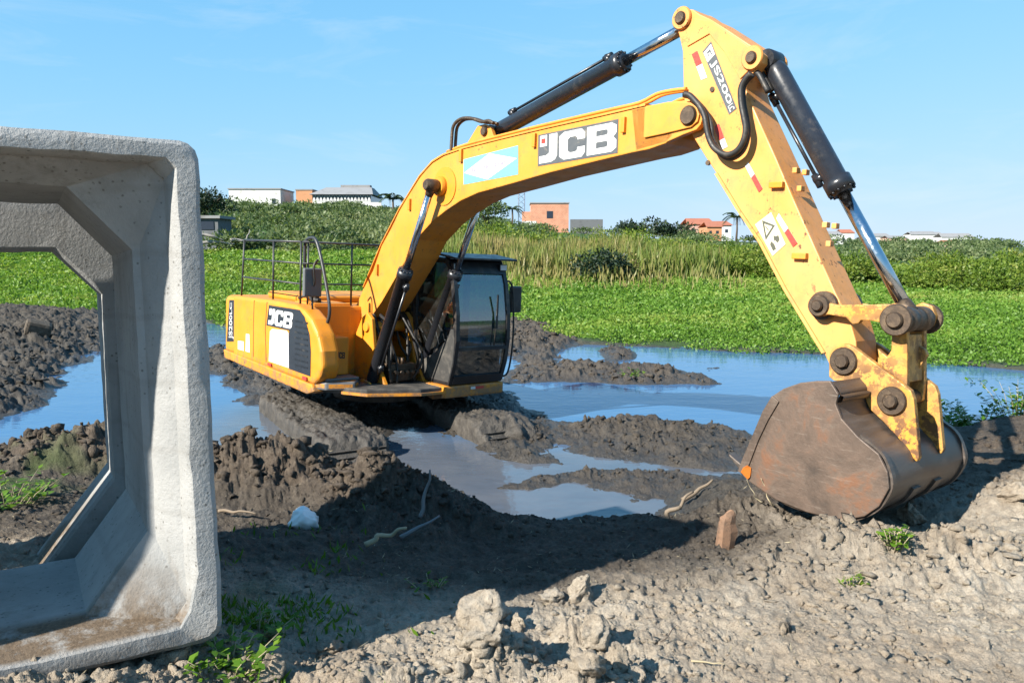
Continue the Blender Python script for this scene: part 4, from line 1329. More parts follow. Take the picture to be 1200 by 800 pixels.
# bottom sill of the cowling
b = MB()
b.prism([(-2.55, -.61), (.19, -.715), (.25, -.80), (.05, -.86), (-2.55, -.74)], CY - .012, -1.0, .02)
b.prism([(-2.82, -.60), (-2.55, -.612), (-2.55, -.742), (-2.78, -.735)], CY - .011, -1.0, .02)
sill = part(b, 'side_sill', M['yellow'])
b = MB()
for u, v in ((316, 427), (357, 443)):
    x, z = tr(u, v, CY - .014)
    b.box(x - .06, x + .06, CY - .022, CY - .010, z - .022, z + .022, .003)
part(b, 'reflector', M['red'], sill)
# door seams
b = MB()
for pts in ([(298, 352), (297, 380), (297, 418)], [(313, 354), (311, 385), (312, 424)]):
    pp = trs(pts, CY)
    for (x0, z0), (x1, z1) in zip(pp[:-1], pp[1:]):
        b.prism([(x0 - .007, z0), (x0 + .007, z0), (x1 + .007, z1), (x1 - .007, z1)], CY - .003, CY + .01)
part(b, 'door_seam', M['dark_paint'], cowl)
# black decal, white sheet, lettering on the pump door
b = MB()
dec = trs([(315.5, 357.5), (351, 363), (357, 371), (363, 392), (364.5, 412), (364, 441), (339, 432), (339, 387), (312.5, 381)], CY)
b.prism(dec, CY - .005, CY - .002)
dk = part(b, 'black_decal', M['black_panel'], cowl)
b = MB()
q = quad_on([(316, 360), (345, 365), (342.5, 387), (314, 381)], CY, .008)
for L_ in LOGO: put_poly(b, q, L_)
part(b, 'lettering', M['white'], dk)
b = MB()
q = quad_on([(317, 385), (338.5, 387.5), (339, 431), (315.5, 423)], CY, .007)
put_poly(b, q, [[(0, 0), (1, 0), (1, .94), (.9, 1), (.12, 1), (0, .92)]])
q = quad_on([(288.5, 391), (292.5, 391.5), (293, 413), (288, 411.5)], CY, .004); panel(b, q)
q = quad_on([(279, 399), (286, 400), (286, 411), (279, 409)], CY, .004); panel(b, q)
part(b, 'paper_sheet', M['white'], cowl)
b = MB()                                                    # grill behind the dark part of the decal
for k in range(9):
    q = quad_on([(346, 375 + k * 6.4), (361, 377.5 + k * 6.6), (361, 379.5 + k * 6.6), (346, 377 + k * 6.4)], CY, .009)
    panel(b, q)
part(b, 'louvre', M['dark_paint'], cowl)
# counterweight with rounded tail
def arc_plan(x0, r, n=10):
    pts = [(-2.05, -1.235)]
    cx, cy = x0 + r, -1.235 + r
    for k in range(n + 1):
        a = math.pi * 1.5 - (math.pi / 2) * k / n
        pts.append((cx + r * math.cos(a), cy + r * math.sin(a)))
    pts += [(x, -y) for x, y in pts[::-1]]
    return pts
b = MB().plan(arc_plan(-2.98, .25), -.66, .26, .12, 4)
cw = part(b, 'counterweight', M['yellow'])
b = MB()
q = quad_on([(269, 351.5), (275, 351.5), (279.5, 400), (266, 400)], -1.235, .004); panel(b, q)
cd_ = part(b, 'black_decal', M['black_panel'], cw)
b = MB()
vs, fs = text_verts('JS200LC')
b._new([bil(shift(q, -.003), .62 - .44 * c, .06 + .88 * a) for a, c in vs], fs)
part(b, 'lettering', M['white'], cd_)
# tool box, step and inner panel ahead of the cowling
b = MB().box(-.31, .15, -1.09, -.70, -.62, -.115, .02)
tb = part(b, 'tool_box', M['yellow'])
b = MB()
qf = [(.153, -.88, -.40), (.153, -.76, -.41), (.153, -.76, -.31), (.153, -.88, -.30)]
for L_ in LOGO: put_poly(b, qf, L_)
part(b, 'lettering', M['dark_paint'], tb)
b = MB()
b.quad((.154, -1.07, -.27), (.154, -.99, -.28), (.154, -.99, -.19), (.154, -1.07, -.18))
b.mi = 1
b.quad((.154, -.98, -.29), (.154, -.945, -.29), (.154, -.945, -.17), (.154, -.98, -.17))
part(b, 'sticker', [M['white'], M['sticker']], tb)
b = MB()
b.box(.10, .36, -1.14, -.66, -.66, -.625, .008)
b.mi = 1
b.plan([(.18, -1.22), (.36, -1.14), (.50, -.80), (.36, -.66), (.10, -.70)], -.78, -.665, .03)
part(b, 'step', [M['grey_cover'], M['yellow']])
b = MB().box(-.345, -.318, -.985, -.42, -.12, .27, .01)
part(b, 'bulkhead', M['yellow'])
# hoses and valve gear between the boom foot and the cab
rr_ = random.Random(5)
b = MB()
for k in range(11):
    y0 = rr_.uniform(-.24, .30); x0 = rr_.uniform(.15, .6)
    pts = [(x0, y0, -.72), (x0 + rr_.uniform(-.1, .15), y0 + rr_.uniform(-.1, .1), -.45), (x0 - .1 + rr_.uniform(-.1, .2), y0 + rr_.uniform(-.1, .1), rr_.uniform(-.25, .05)), (x0 - .35, y0 + rr_.uniform(-.05, .05), rr_.uniform(-.15, .25))]
    b.tube(smooth_path(pts, 4), rr_.choice([.018, .024]), 8)
part(b, 'hydraulic_hose', M['rubber'])
b = MB()
b.box(.05, .45, -.22, .20, -.72, -.48, .02)
for k in range(5): b.cyl((.48, -.18 + k * .085, -.58), (.55, -.18 + k * .085, -.58), .025, 12)
for k in range(4): b.cyl((.15 + .08 * k, .0, -.48), (.15 + .08 * k, .0, -.40), .024, 12)
part(b, 'valve_block', M['pin'])
# guard rails on the hood
b = MB()
HT = .28
xs_ = [tr(283, 341, -1.1)[0], tr(320, 345, -1.1)[0], tr(352, 350, -1.1)[0]]
topz = 1.13
for i, x in enumerate(xs_):
    b.tube([(x, -1.1, HT - .03), (x + (.10 if i == 0 else 0.0), -1.1, topz)], .015, 8)
for zz in (topz, .84, .56):
    b.tube([(xs_[0] + .10 * (zz - HT) / .85, -1.1, zz), (xs_[2], -1.1, zz)], .012 if zz < topz else .015, 8)
for yy in (-1.02, -.35, .42, 1.05):
    b.tube([(xs_[2] + .05, yy, HT - .03), (xs_[2] + .05, yy, topz)], .014, 8)
for zz in (topz, .84, .56):
    b.tube([(xs_[2] + .05, -1.1, zz), (xs_[2] + .05, 1.05, zz)], .012 if zz < topz else .015, 8)
part(b, 'guard_rail', M['rail_steel'])
b = MB()
pts = [(x, -1.03, z) for x, z in trs([(357, 345), (357, 300), (358, 284), (363, 279), (370, 281), (376, 301), (382, 332), (386, 358), (385, 374), (379, 388), (377, 402), (378, 436)], -1.03)]
b.tube(smooth_path(pts, 5), .022, 10)
part(b, 'grab_rail', M['rail_steel'])
# exhaust, filler cap
b = MB().tube([(-1.18, -.62, .30), (-1.18, -.62, .55), (-1.20, -.62, .74)], [.085, .075, .062], 20, cap=True)
part(b, 'exhaust_pipe', M['rail_steel'])
b = MB()
b.cyl((-.62, -.80, .29), (-.62, -.80, .36), .07, 20, bevel=.012); b.cyl((-.62, -.80, .36), (-.62, -.80, .41), .045, 16, bevel=.01)
b.tube(smooth_path([(-.95, -.9, .33), (-.80, -.82, .40), (-.66, -.85, .33), (-.5, -.8, .34)], 4), .02, 8)
part(b, 'filler_cap', M['rubber'])
# right mirror
b = MB()
mx, mz = tr(365, 331, -1.12)
b.box(mx - .03, mx + .03, -1.24, -.98, mz - .19, mz + .19, .025, 3)
mir = part(b, 'mirror', M['grey_cover'])
b = MB()
b.tube(smooth_path([(mx, -1.10, .24), (mx, -1.10, mz - .10), (mx + .05, -1.10, mz + .02), (mx + .06, -1.12, mz + .22), (mx + .03, -1.05, mz + .30), (mx - .06, -1.04, mz + .24)], 4), .014, 8)
part(b, 'mirror_stay', M['rubber'], mir)

# ---- cab
Y0, Y1 = .33, 1.28
fp = [(1.03, -.70), (1.12, -.42), (1.165, -.10), (1.15, .25), (1.08, .65), (1.00, .86), (.92, .95)]     # front profile
b = MB()
def pillar(path, y, w=.06, d=.075):
    for (x0, z0), (x1, z1) in zip(path[:-1], path[1:]):
        b.prism([(x0 - d, z0), (x0, z0), (x1, z1), (x1 - d, z1)], y - w / 2, y + w / 2)
for y in (Y0 + .03, Y1 - .03): pillar(fp, y)
for y in (Y0 + .03, Y1 - .03):
    b.box(-.80, -.70, y - .03, y + .03, -.70, .95)
    b.box(.12, .20, y - .03, y + .03, -.70, .95)
b.box(-.80, 1.02, Y0, Y1, -.72, -.66, .01)                                                    # floor
b.prism([(-.80, .93), (.96, .93), (.93, .985), (.6, 1.02), (-.70, 1.02), (-.80, .98)], Y0, Y1, .02)   # roof
b.box(-.80, -.76, Y0 + .05, Y1 - .05, -.68, .0)                                               # rear wall
b.prism([(.98, .80), (1.03, .80), (.96, .955), (.90, .95)], Y0 + .05, Y1 - .05)               # header
b.prism([(1.09, -.24), (1.155, -.24), (1.158, -.19), (1.09, -.19)], Y0 + .05, Y1 - .05)       # middle bar
b.prism([(1.0, -.70), (1.045, -.70), (1.075, -.60), (1.02, -.60)], Y0 + .05, Y1 - .05)        # bottom bar
b.box(-.70, .16, Y0, Y0 + .035, -.68, -.08)                                                   # right lower panel
b.box(-.70, .95, Y1 - .035, Y1, -.68, -.25)
cab = part(b, 'cab', M['dark_paint'])
b = MB()
b.prism([(.20, -.68), (1.02, -.68), (1.10, -.42), (1.13, -.16), (1.10, .05), (1.02, .05), (.96, -.10), (.70, -.30), (.45, -.42), (.20, -.46)], Y0 - .004, Y0 + .03, .006)
part(b, 'side_panel', M['dusty_panel'], cab)
def pane(name, pts, mat='glass'):
    b_ = MB(); b_._new(pts, [tuple(range(len(pts)))])
    return part(b_, name, M[mat], cab)
def strip_pane(name, path, y0, y1, inset=.02):
    b_ = MB()
    for (x0, z0), (x1, z1) in zip(path[:-1], path[1:]):
        b_._new([(x0 - inset, y0, z0), (x0 - inset, y1, z0), (x1 - inset, y1, z1), (x1 - inset, y0, z1)], [(0, 1, 2, 3)], True)
    bmesh.ops.remove_doubles(b_.bm, verts=b_.bm.verts, dist=1e-5)
    return part(b_, name, M['glass'], cab)
strip_pane('windscreen', [(1.158, -.19), (1.165, 0), (1.15, .25), (1.08, .65), (1.02, .81)], Y0 + .06, Y1 - .06)
strip_pane('lower_window', [(1.065, -.60), (1.12, -.42), (1.153, -.24)], Y0 + .06, Y1 - .06)
pane('side_window', [(-.70, Y0 + .02, -.08), (.12, Y0 + .02, -.08), (.12, Y0 + .02, .93), (-.70, Y0 + .02, .93)])
pane('side_window', [(.20, Y0 + .02, -.44), (1.05, Y0 + .02, -.05), (1.09, Y0 + .02, .22), (1.0, Y0 + .02, .70), (.9, Y0 + .02, .93), (.20, Y0 + .02, .93)])
pane('side_window', [(-.70, Y1 - .02, -.25), (1.07, Y1 - .02, -.25), (1.09, Y1 - .02, .22), (1.0, Y1 - .02, .70), (.9, Y1 - .02, .93), (-.70, Y1 - .02, .93)])
pane('rear_window', [(-.77, Y0 + .06, 0), (-.77, Y1 - .06, 0), (-.77, Y1 - .06, .93), (-.77, Y0 + .06, .93)])
b = MB()
b.hexa([(.70, Y0 - .06, 1.04), (1.14, Y0 - .04, .985), (1.14, Y1 + .10, .985), (.70, Y1 + .08, 1.04)], [(.70, Y0 - .06, 1.07), (1.14, Y0 - .04, 1.012), (1.14, Y1 + .10, 1.012), (.70, Y1 + .08, 1.07)], .008)
b.box(.72, .80, Y0 + .1, Y0 + .14, 1.0, 1.05); b.box(.72, .80, Y1 - .14, Y1 - .1, 1.0, 1.05)
part(b, 'sun_visor', M['dark_paint'], cab)
for yy in (Y0 + .08, Y1 - .06):
    b = MB()
    b.box(.955, 1.03, yy - .065, yy + .065, .845, .935, .012)
    b.mi = 1
    b.box(1.028, 1.036, yy - .055, yy + .055, .855, .925)
    part(b, 'work_light', [M['dark_paint'], M['lamp']], cab)
b = MB()
b.tube([(1.175, Y1 - .30, -.18), (1.18, Y1 - .28, .10), (1.165, Y1 - .26, .34)], .010, 6)
b.box(1.165, 1.18, Y1 - .272, Y1 - .248, .05, .52)
part(b, 'wiper', M['rubber'], cab)
b = MB()
b.box(.90, .98, Y1 + .16, Y1 + .36, .25, .63, .03, 3)
part(b, 'mirror', M['dark_paint'], cab)
b = MB()
b.tube(smooth_path([(.98, Y1 - .01, .68), (1.0, Y1 + .08, .70), (1.0, Y1 + .15, .60), (1.02, Y1 + .17, .30), (1.04, Y1 + .16, -.2), (1.03, Y1 + .10, -.60), (1.0, Y1 - .02, -.66)], 4), .014, 8)
b.tube([(.96, Y1 + .13, .55), (.94, Y1 + .20, .52)], .012, 6)
part(b, 'grab_rail', M['rubber'], cab)
b = MB()
b.box(-.42, .10, .58, 1.06, -.34, -.22, .04, 3); b.box(-.50, -.36, .58, 1.06, -.30, .38, .04, 3); b.box(-.48, -.38, .68, .96, .36, .56, .03, 3)
b.box(-.30, .0, .66, .98, -.68, -.32)
part(b, 'seat', M['seat'], cab)
b = MB()
for yy in (.52, 1.10):
    b.box(-.15, .30, yy - .06, yy + .06, -.60, -.10, .02); b.tube([(.24, yy, -.10), (.27, yy, .08)], [.018, .024], 10)
b.box(.55, .85, Y0 + .06, Y0 + .28, -.5, .02, .03)
part(b, 'control_console', M['dark_paint'], cab)
b = MB()
b.box(-.70, 1.02, Y0 - .05, Y1 + .04, -.90, -.73, .03)
b.prism([(.60, -.73), (1.045, -.73), (1.0, -.89), (.78, -.94), (.60, -.90)], Y0 - .09, Y0 - .04, .01)
cb = part(b, 'cab_base', M['yellow'])
b = MB()
b.box(1.02, 1.026, .72, .80, -.80, -.765); b.mi = 1; b.box(1.02, 1.0265, .80, .95, -.80, -.765)
part(b, 'reflective_strip', [M['white'], M['red']], cb)

# ---- undercarriage and tracks (slewed a little against the upper structure)
b = MB()
b.cyl((-.25, 0, -1.02), (-.25, 0, -.80), .62, 40)
part(b, 'slew_ring', M['mud'])
TA = rad(-61.0)
TM = Matrix.Translation((MT[0] - .08, MT[1] + .1, -.71)) @ Matrix.Rotation(TA, 4, 'Z')
EXI = EXM.inverted()
b = MB().box(-1.3, 1.3, -.75, .75, .25, .70, .06)
uc = b.build('undercarriage', M['mud'], EX); uc.matrix_local = EXI @ TM
def track_mesh(y0, y1):
    mb = MB()
    L_, H_, r_ = 1.62, .84, .42
    prof = []
    for k in range(13):
        a = -math.pi / 2 + math.pi * k / 12
        prof.append((L_ + r_ * math.cos(a), H_ / 2 + r_ * math.sin(a)))
    for k in range(13):
        a = math.pi / 2 + math.pi * k / 12
        prof.append((-L_ + r_ * math.cos(a), H_ / 2 + r_ * math.sin(a)))
    mb.prism(prof, y0 + .03, y1 - .03)
    # shoes round the belt
    P_ = [Vector((x, 0, z)) for x, z in prof] + [Vector((prof[0][0], 0, prof[0][1]))]
    cum = [0]
    for a_, c_ in zip(P_[:-1], P_[1:]): cum.append(cum[-1] + (c_ - a_).length)
    n = 46
    for k in range(n):
        s = (k + .5) / n * cum[-1]
        i = max(j for j in range(len(cum) - 1) if cum[j] <= s)
        t = (P_[i + 1] - P_[i]).normalized(); p = P_[i] + t * (s - cum[i])
        nn = Vector((t.z, 0, -t.x))
        h_ = cum[-1] / n * .46
        def cor(y, w, lo, hi): return [(p + t * w * e + nn * f) for e, f in ((-1, lo), (1, lo), (1, hi), (-1, hi))]
        A_ = [(v.x, y0, v.z) for v in cor(0, h_, 0, .035)]; B_ = [(v.x, y1, v.z) for v in cor(0, h_, 0, .035)]
        mb.hexa(A_, B_)
        for e in (-.6, .5):
            q_ = p + t * h_ * e
            A_ = [(v.x, y0, v.z) for v in [q_ - t * .012 + nn * .03, q_ + t * .012 + nn * .03, q_ + t * .008 + nn * .065, q_ - t * .008 + nn * .065]]
            B_ = [(v[0], y1, v[2]) for v in A_]
            mb.hexa(A_, B_)
    return mb
for y0 in (-1.36, .66):
    o = track_mesh(y0, y0 + .70).build('track', M['mud'], EX)
    o.matrix_local = EXI @ TM
    tag(o, 'track caked in wet grey mud')
    # mud packed over the top run and round the front of the belt
    nu, nw = 150, 44
    U, Wv = np.meshgrid(np.linspace(0, 1, nu), np.linspace(-.16, 1.16, nw), indexing='ij')
    Lr, rr0 = 1.62, .42
    run = 3.3; arcl = rr0 * 2.3
    s = U * (run + arcl) - .02
    ang_ = np.clip((s - run) / rr0, 0, 3)
    px_ = np.where(s < run, -Lr - .1 + s, -Lr - .1 + run + np.sin(ang_) * rr0)
    pz_ = .84 - rr0 + np.cos(ang_) * rr0
    nx_, nz_ = np.sin(ang_), np.cos(ang_)
    wc = np.clip(Wv, 0, 1)
    yy_ = y0 - .02 + wc * .74
    over = np.abs(Wv - wc) / .16
    thick = .075 + .05 * perlin(px_ * 1.3 + y0 * 5, yy_ * 2 + 3) + .05 * clods(s * 5 + y0, yy_ * 5) + .03 * clods(s * 11, yy_ * 11 + y0) + .03 * (1 - 2.2 * np.abs(perlin(s * 9, yy_ * 9 + y0))) + .02 * (1 - 2.2 * np.abs(perlin(s * 21, yy_ * 21))) + .05 * np.exp(-((wc - .5) / .3) ** 2)
    thick = thick * (1 - .75 * over) * (1 - 1.35 * sst(.15, .8, ang_) * sst(-.2, .3, perlin(s * 3, yy_ * 2.2 + 8 + y0))) - .02 * over
    drop = over * .50
    yy_ = yy_ + np.sign(Wv - .5) * np.where(over > 0, .02 + .05 * over + .03 * perlin(s * 4, over * 3 + y0), 0)
    Vm = np.stack([px_ + nx_ * thick, yy_, pz_ + nz_ * thick - drop], -1).reshape(-1, 3)
    ii = np.arange(nu - 1)[:, None]; jj = np.arange(nw - 1)[None, :]
    Fm = np.stack([(ii * nw + jj).ravel(), ((ii + 1) * nw + jj).ravel(), ((ii + 1) * nw + jj + 1).ravel(), (ii * nw + jj + 1).ravel()], 1)
    link('caked_mud', np_mesh('caked_mud', Vm, Fm[:, ::-1], smooth=True), M['mud'], o)

# ------------------------------------------------------------------ operator in the cab
def skin_mesh(name, joints, bones, mat, root=0, sub=2):
    me = bpy.data.meshes.new(name)
    me.from_pydata([j[0] for j in joints], bones, [])
    ob = bpy.data.objects.new(name, me); COL.objects.link(ob)
    sk_ = ob.modifiers.new('skin', 'SKIN'); sk_.use_smooth_shade = True
    for i, j in enumerate(joints):
        sv = me.skin_vertices[0].data[i]
        r = j[1]
        sv.radius = (r, r) if not isinstance(r, tuple) else r
        sv.use_root = (i == root)
    sb_ = ob.modifiers.new('sub', 'SUBSURF'); sb_.levels = sub; sb_.render_levels = sub
    dg = bpy.context.evaluated_depsgraph_get(); dg.update()
    m2 = bpy.data.meshes.new_from_object(ob.evaluated_get(dg))
    m2.name = name
    bpy.data.objects.remove(ob); bpy.data.meshes.remove(me)
    for p in m2.polygons: p.use_smooth = True
    return m2

M['skin'] = plain('skin', (0.24, 0.11, 0.06), 0.55, var=0.12, scale=12)
M['shirt'] = plain('tan_shirt', (0.38, 0.28, 0.19), 0.85, var=0.15, scale=16)
M['jeans'] = plain('blue_jeans', (0.045, 0.055, 0.20), 0.85, var=0.25, scale=18)
M['hair'] = plain('dark_hair', (0.012, 0.01, 0.008), 0.6, var=0.2, scale=30)
M['boot'] = plain('boot_leather', (0.03, 0.02, 0.015), 0.6, var=0.3, scale=20)

def build_person():
    # machine frame: seated on the seat at y = .82, facing forward (+x)
    cy = .82
    hipx, hipz = -.20, -.14
    J = [((hipx, cy, hipz), .15), ((hipx - .06, cy, hipz + .22), .135), ((hipx - .07, cy, hipz + .42), .15), ((hipx - .05, cy, hipz + .53), .065), ((hipx - .03, cy, hipz + .60), .055),
         ((hipx - .01, cy, hipz + .70), .095), ((hipx - .01, cy, hipz + .80), .085)]
    Bn = [(0, 1), (1, 2), (2, 3), (3, 4), (4, 5), (5, 6)]
    def add(p, r, a):
        J.append((p, r)); Bn.append((a, len(J) - 1)); return len(J) - 1
    for s in (-1, 1):
        h = add((hipx + .06, cy + s * .10, hipz - .01), .10, 0)
        k = add((hipx + .50, cy + s * .15, hipz + .06), .068, h)
        a = add((hipx + .60, cy + s * .14, hipz - .34), .048, k)
        add((hipx + .76, cy + s * .15, hipz - .40), .040, a)
        sh = add((hipx - .06, cy + s * .19, hipz + .46), .070, 2)
        el = add((hipx + .10, cy + s * .27, hipz + .20), .048, sh)
        wr = add((hipx + .37, cy + s * .27, hipz + .18), .032, el)
        pm = add((hipx + .45, cy + s * .27, hipz + .19), .036, wr)
        for f, (dy, ln) in enumerate(((-.03, .055), (-.01, .065), (.01, .06), (.03, .045))):
            f1 = add((hipx + .45 + ln * .6, cy + s * .27 + dy, hipz + .195), .011, pm)
            add((hipx + .45 + ln * .8, cy + s * .27 + dy, hipz + .15), .009, f1)
        t1 = add((hipx + .43, cy + s * .27 - s * .045, hipz + .20), .012, pm)
        add((hipx + .48, cy + s * .27 - s * .05, hipz + .185), .010, t1)
    ns_ = add((hipx + .095, cy, hipz + .70), .018, 5)
    me = skin_mesh('person', J, Bn, None)
    body = link('person', me, M['skin'])
    body.matrix_world = EXM @ Matrix.Translation(OFF)
    tag(body, 'operator in a tan shirt and blue jeans sitting at the controls inside the dark cab', 'person')
    def cloth(name, idx, bones, grow, mat):
        mp = {i: k for k, i in enumerate(idx)}
        jj = [(J[i][0], (J[i][1] if not isinstance(J[i][1], tuple) else J[i][1][0]) + grow) for i in idx]
        bb = [(mp[a], mp[c]) for a, c in bones]
        o = link(name, skin_mesh(name, jj, bb, None), mat, body)
        return o
    legs = [b_ for b_ in Bn if b_[0] in (0, 7, 8, 7 + 18, 8 + 18)]
    n1 = 7; per = (len(J) - 1 - 7) // 2
    h1, k1, a1, f1, s1, e1, w1 = [n1 + i for i in range(7)]
    h2, k2, a2, f2, s2, e2, w2 = [n1 + per + i for i in range(7)]
    cloth('trousers', [0, h1, k1, a1, h2, k2, a2], [(0, h1), (h1, k1), (k1, a1), (0, h2), (h2, k2), (k2, a2)], .014, M['jeans'])
    cloth('shirt', [0, 1, 2, s1, e1, s2, e2], [(0, 1), (1, 2), (2, s1), (s1, e1), (2, s2), (s2, e2)], .016, M['shirt'])
    bm2 = bmesh.new(); bmesh.ops.create_uvsphere(bm2, u_segments=20, v_segments=12, radius=1)
    for v in bm2.verts:
        v.co = Vector((hipx - .03 + v.co.x * .105, cy + v.co.y * .098, hipz + .80 + max(v.co.z, -.35) * .085))
    mh = bpy.data.meshes.new('hair'); bm2.to_mesh(mh); bm2.free()
    link('hair', mh, M['hair'], body)
    for s in (-1, 1):
        bm2 = bmesh.new(); bmesh.ops.create_uvsphere(bm2, u_segments=10, v_segments=8, radius=.012)
        for v in bm2.verts: v.co = v.co + Vector((hipx + .072, cy + s * .032, hipz + .725))
        mh = bpy.data.meshes.new('eye'); bm2.to_mesh(mh); bm2.free()
        link('eye', mh, M['hair'], body)
        mb = MB().box(hipx + .55, hipx + .82, cy + s * .14 - .045, cy + s * .14 + .045, hipz - .45, hipz - .37, .02)
        mb.build('boot', M['boot'], body)
build_person()

def P_at(u, Y): return ray(u, 300)[0] / ray(u, 300)[1] * Y

# ------------------------------------------------------------------ plants
def rnd_dirs(n, zmin=-.2, zmax=1.0, rng=RNG):
    a = rng.uniform(0, 2 * np.pi, n)
    z = rng.uniform(zmin, zmax, n)
    r = np.sqrt(np.clip(1 - z * z, 0, 1))
    return np.stack([np.cos(a) * r, np.sin(a) * r, z], 1)

def marsh():
    """low floating leaves covering the flat beyond the pond"""
    pos, ln, tn, hh = [], [], [], []
    for (y0, y1, dens, l0, vis) in ((15, 22, 640, .062, 1.0), (22, 28, 500, .08, .95), (28, 36, 340, .10, .90), (36, 46, 220, .13, .88), (46, 58, 130, .17, .85)):
        x1 = y1 * vis
        n = int(2 * x1 * (y1 - y0) * dens)
        x = RNG.uniform(-x1, x1, n); y = RNG.uniform(y0, y1, n)
        sd = sdist(x + .35 * perlin(x * .8, y * .8) + .25 * perlin(x * 2.5, y * 2.5), y + .35 * perlin(x * .8 + 9, y * .8) + .3 * perlin(x * 2.2, y * 2.2 + 4), MARSH)
        keep = (sd + .9 * perlin(x * .6 + 2, y * .6) - .25 > RNG.uniform(-.45, .45, n)) & (sd > -1.3) & (np.abs(x) < y * vis)
        x, y = x[keep], y[keep]
        z = np.maximum(terrain(x, y, True)[0], 0.0)
        cl_ = .5 + .5 * perlin(x * 1.1, y * 1.1)
        z = z + RNG.uniform(0, 1, len(x)) ** 1.3 * (.06 + .42 * cl_ ** 2.5) * (1 + .5 * perlin(x * 3, y * 3))
        pos.append(np.stack([x, y, z], 1)); ln.append(l0 * RNG.uniform(.6, 1.3, len(x)))
        tn.append(np.clip(RNG.normal(.5, .2, len(x)) + .28 * perlin(x * .35, y * .35) + .35 * perlin(x * .10 + 3, y * .16 + 1) + .010 * (y - 22), 0, 1))
    pos = np.concatenate(pos); ln = np.concatenate(ln); tn = np.concatenate(tn)
    n = len(pos)
    d = rnd_dirs(n, .0, .9)
    side = np.cross(d, rnd_dirs(n, -.3, .3))
    me = leaf_mesh('marsh_plants', pos, d, side, ln * 1.25, ln * .75, tn)
    o = link('marsh_plants', me, M['marsh_leaf'])
    tag(o, 'bright green floating marsh plants covering the flat ground beyond the pond', 'marsh plants', kind='stuff')
marsh()

def reeds():
    P, D, Ln, Wd, T = [], [], [], [], []
    def band(x0, x1, y0, y1, n, h, tint, wv=.05):
        x = RNG.uniform(x0, x1, n); y = RNG.uniform(y0, y1, n)
        k = perlin(x * .45, y * .2) > -.45
        x, y = x[k], y[k]; n = len(x)
        z = terrain(x, y, False)[0]
        d = np.stack([RNG.normal(0, .2, n), RNG.normal(0, .15, n), np.ones(n)], 1)
        P.append(np.stack([x, y, z + RNG.uniform(0, .9, n)], 1)); D.append(d)
        hh = h * (.75 + .35 * perlin(x * .35, y * .35) + RNG.uniform(-.2, .2, n))
        Ln.append(hh); Wd.append(np.full(n, wv) * RNG.uniform(.7, 1.5, n)); T.append(np.clip(RNG.normal(tint, .18, n) + .25 * perlin(x * .25, y * .3), 0, 1))
    band(-6, 13, 47, 60, 12000, 1.45, .62, .07)
    band(-3, 9, 52, 62, 3500, 1.8, .9, .065)
    band(-2, 12, 40, 48, 900, .6, .95, .06)
    P = np.concatenate(P); D = np.concatenate(D); Ln = np.concatenate(Ln); Wd = np.concatenate(Wd); T = np.concatenate(T)
    side = np.stack([np.ones(len(P)), RNG.normal(0, .7, len(P)), np.zeros(len(P))], 1)
    o = link('reed_bed', leaf_mesh('reed_bed', P, D, side, Ln, Wd, T), M['reed_leaf'])
    tag(o, 'belt of tall yellow green reeds standing behind the marsh', 'reeds', kind='stuff')
reeds()

def bush_leaves(c, rx, ry, rz, n, ln, tint, lobes=9, seed=0, flat=.55):
    """leaves on the surface of several irregular lobes, with gaps between them"""
    rg = np.random.default_rng(seed)
    lc = rnd_dirs(lobes, -.25, 1.0, rg) * rg.uniform(.35, .78, (lobes, 1))
    lr = rg.uniform(.26, .48, lobes)
    which = rg.integers(0, lobes, n)
    dd = rnd_dirs(n, -.6, 1.0, rg)
    rr = lr[which][:, None] * (rg.uniform(.45, 1.12, (n, 1)))
    p = lc[which] + dd * rr
    p = p * np.array([rx, ry, rz]) + np.array(c)
    d = dd + rnd_dirs(n, -1, 1, rg) * .8
    side = np.cross(d, rnd_dirs(n, -1, 1, rg))
    t = np.clip(rg.normal(tint, .17, n) + (rg.uniform(-.2, .2, lobes))[which], 0, 1)
    l = ln * rg.uniform(.6, 1.35, n)
    return p, d, side, l, l * flat, t

def cat(lst): return [np.concatenate(q) for q in zip(*lst)]

def thicket(name, label, spots, mat, seed):
    out = []
    for k, (x, y, r, h, n, ln, tint) in enumerate(spots):
        z = terrain(np.array([x]), np.array([y]), False)[0][0]
        out.append(bush_leaves((x, y, z + h * .32), r, r * .8, h * .72, n, ln, tint, seed=seed + k, lobes=11))
    P, D, Sd, L_, W_, T = cat(out)
    o = link(name, leaf_mesh(name, P, D, Sd, L_, W_, T), M[mat])
    tag(o, label, 'thicket', kind='stuff')

rg = random.Random(21)
sp = []
for k in range(122):                                            # right-hand thicket
    x = rg.uniform(6, 44); back = 13 * rg.random() ** 1.4
    y = float(np.interp(x, [5, 24, 44], [56, 39, 38])) + back
    h = (rg.uniform(1.4, 2.2) + .05 * back) * float(np.interp(x, [8, 20], [1.0, .70]))
    sp.append((x, y, rg.uniform(1.3, 2.4), h, 1000, .18, rg.uniform(.3, .62)))
for k in range(26):
    x = rg.uniform(-6, 12); y = rg.uniform(60, 74)
    sp.append((x, y, rg.uniform(1.4, 2.4), rg.uniform(2.3, 3.3), 650, .22, rg.uniform(.35, .7)))
thicket('thicket', 'wild yellow green thicket running along the far side of the marsh on the right', sp, 'thicket_leaf', 100)
sp = []
for k in range(170):                                           # scrub on the rising ground at the left
    y = 57 + 80 * rg.random() ** 1.3
    x = rg.uniform(-.75, -.08) * y
    s_ = .8 + y / 110
    sp.append((x, y, rg.uniform(1.4, 2.6) * s_, rg.uniform(1.0, 1.9) * (1.5 if k % 5 == 0 and y < 90 else 1), 560, .21 * s_ * rg.choice([.8, 1, 1.25]), rg.uniform(.05, .95)))
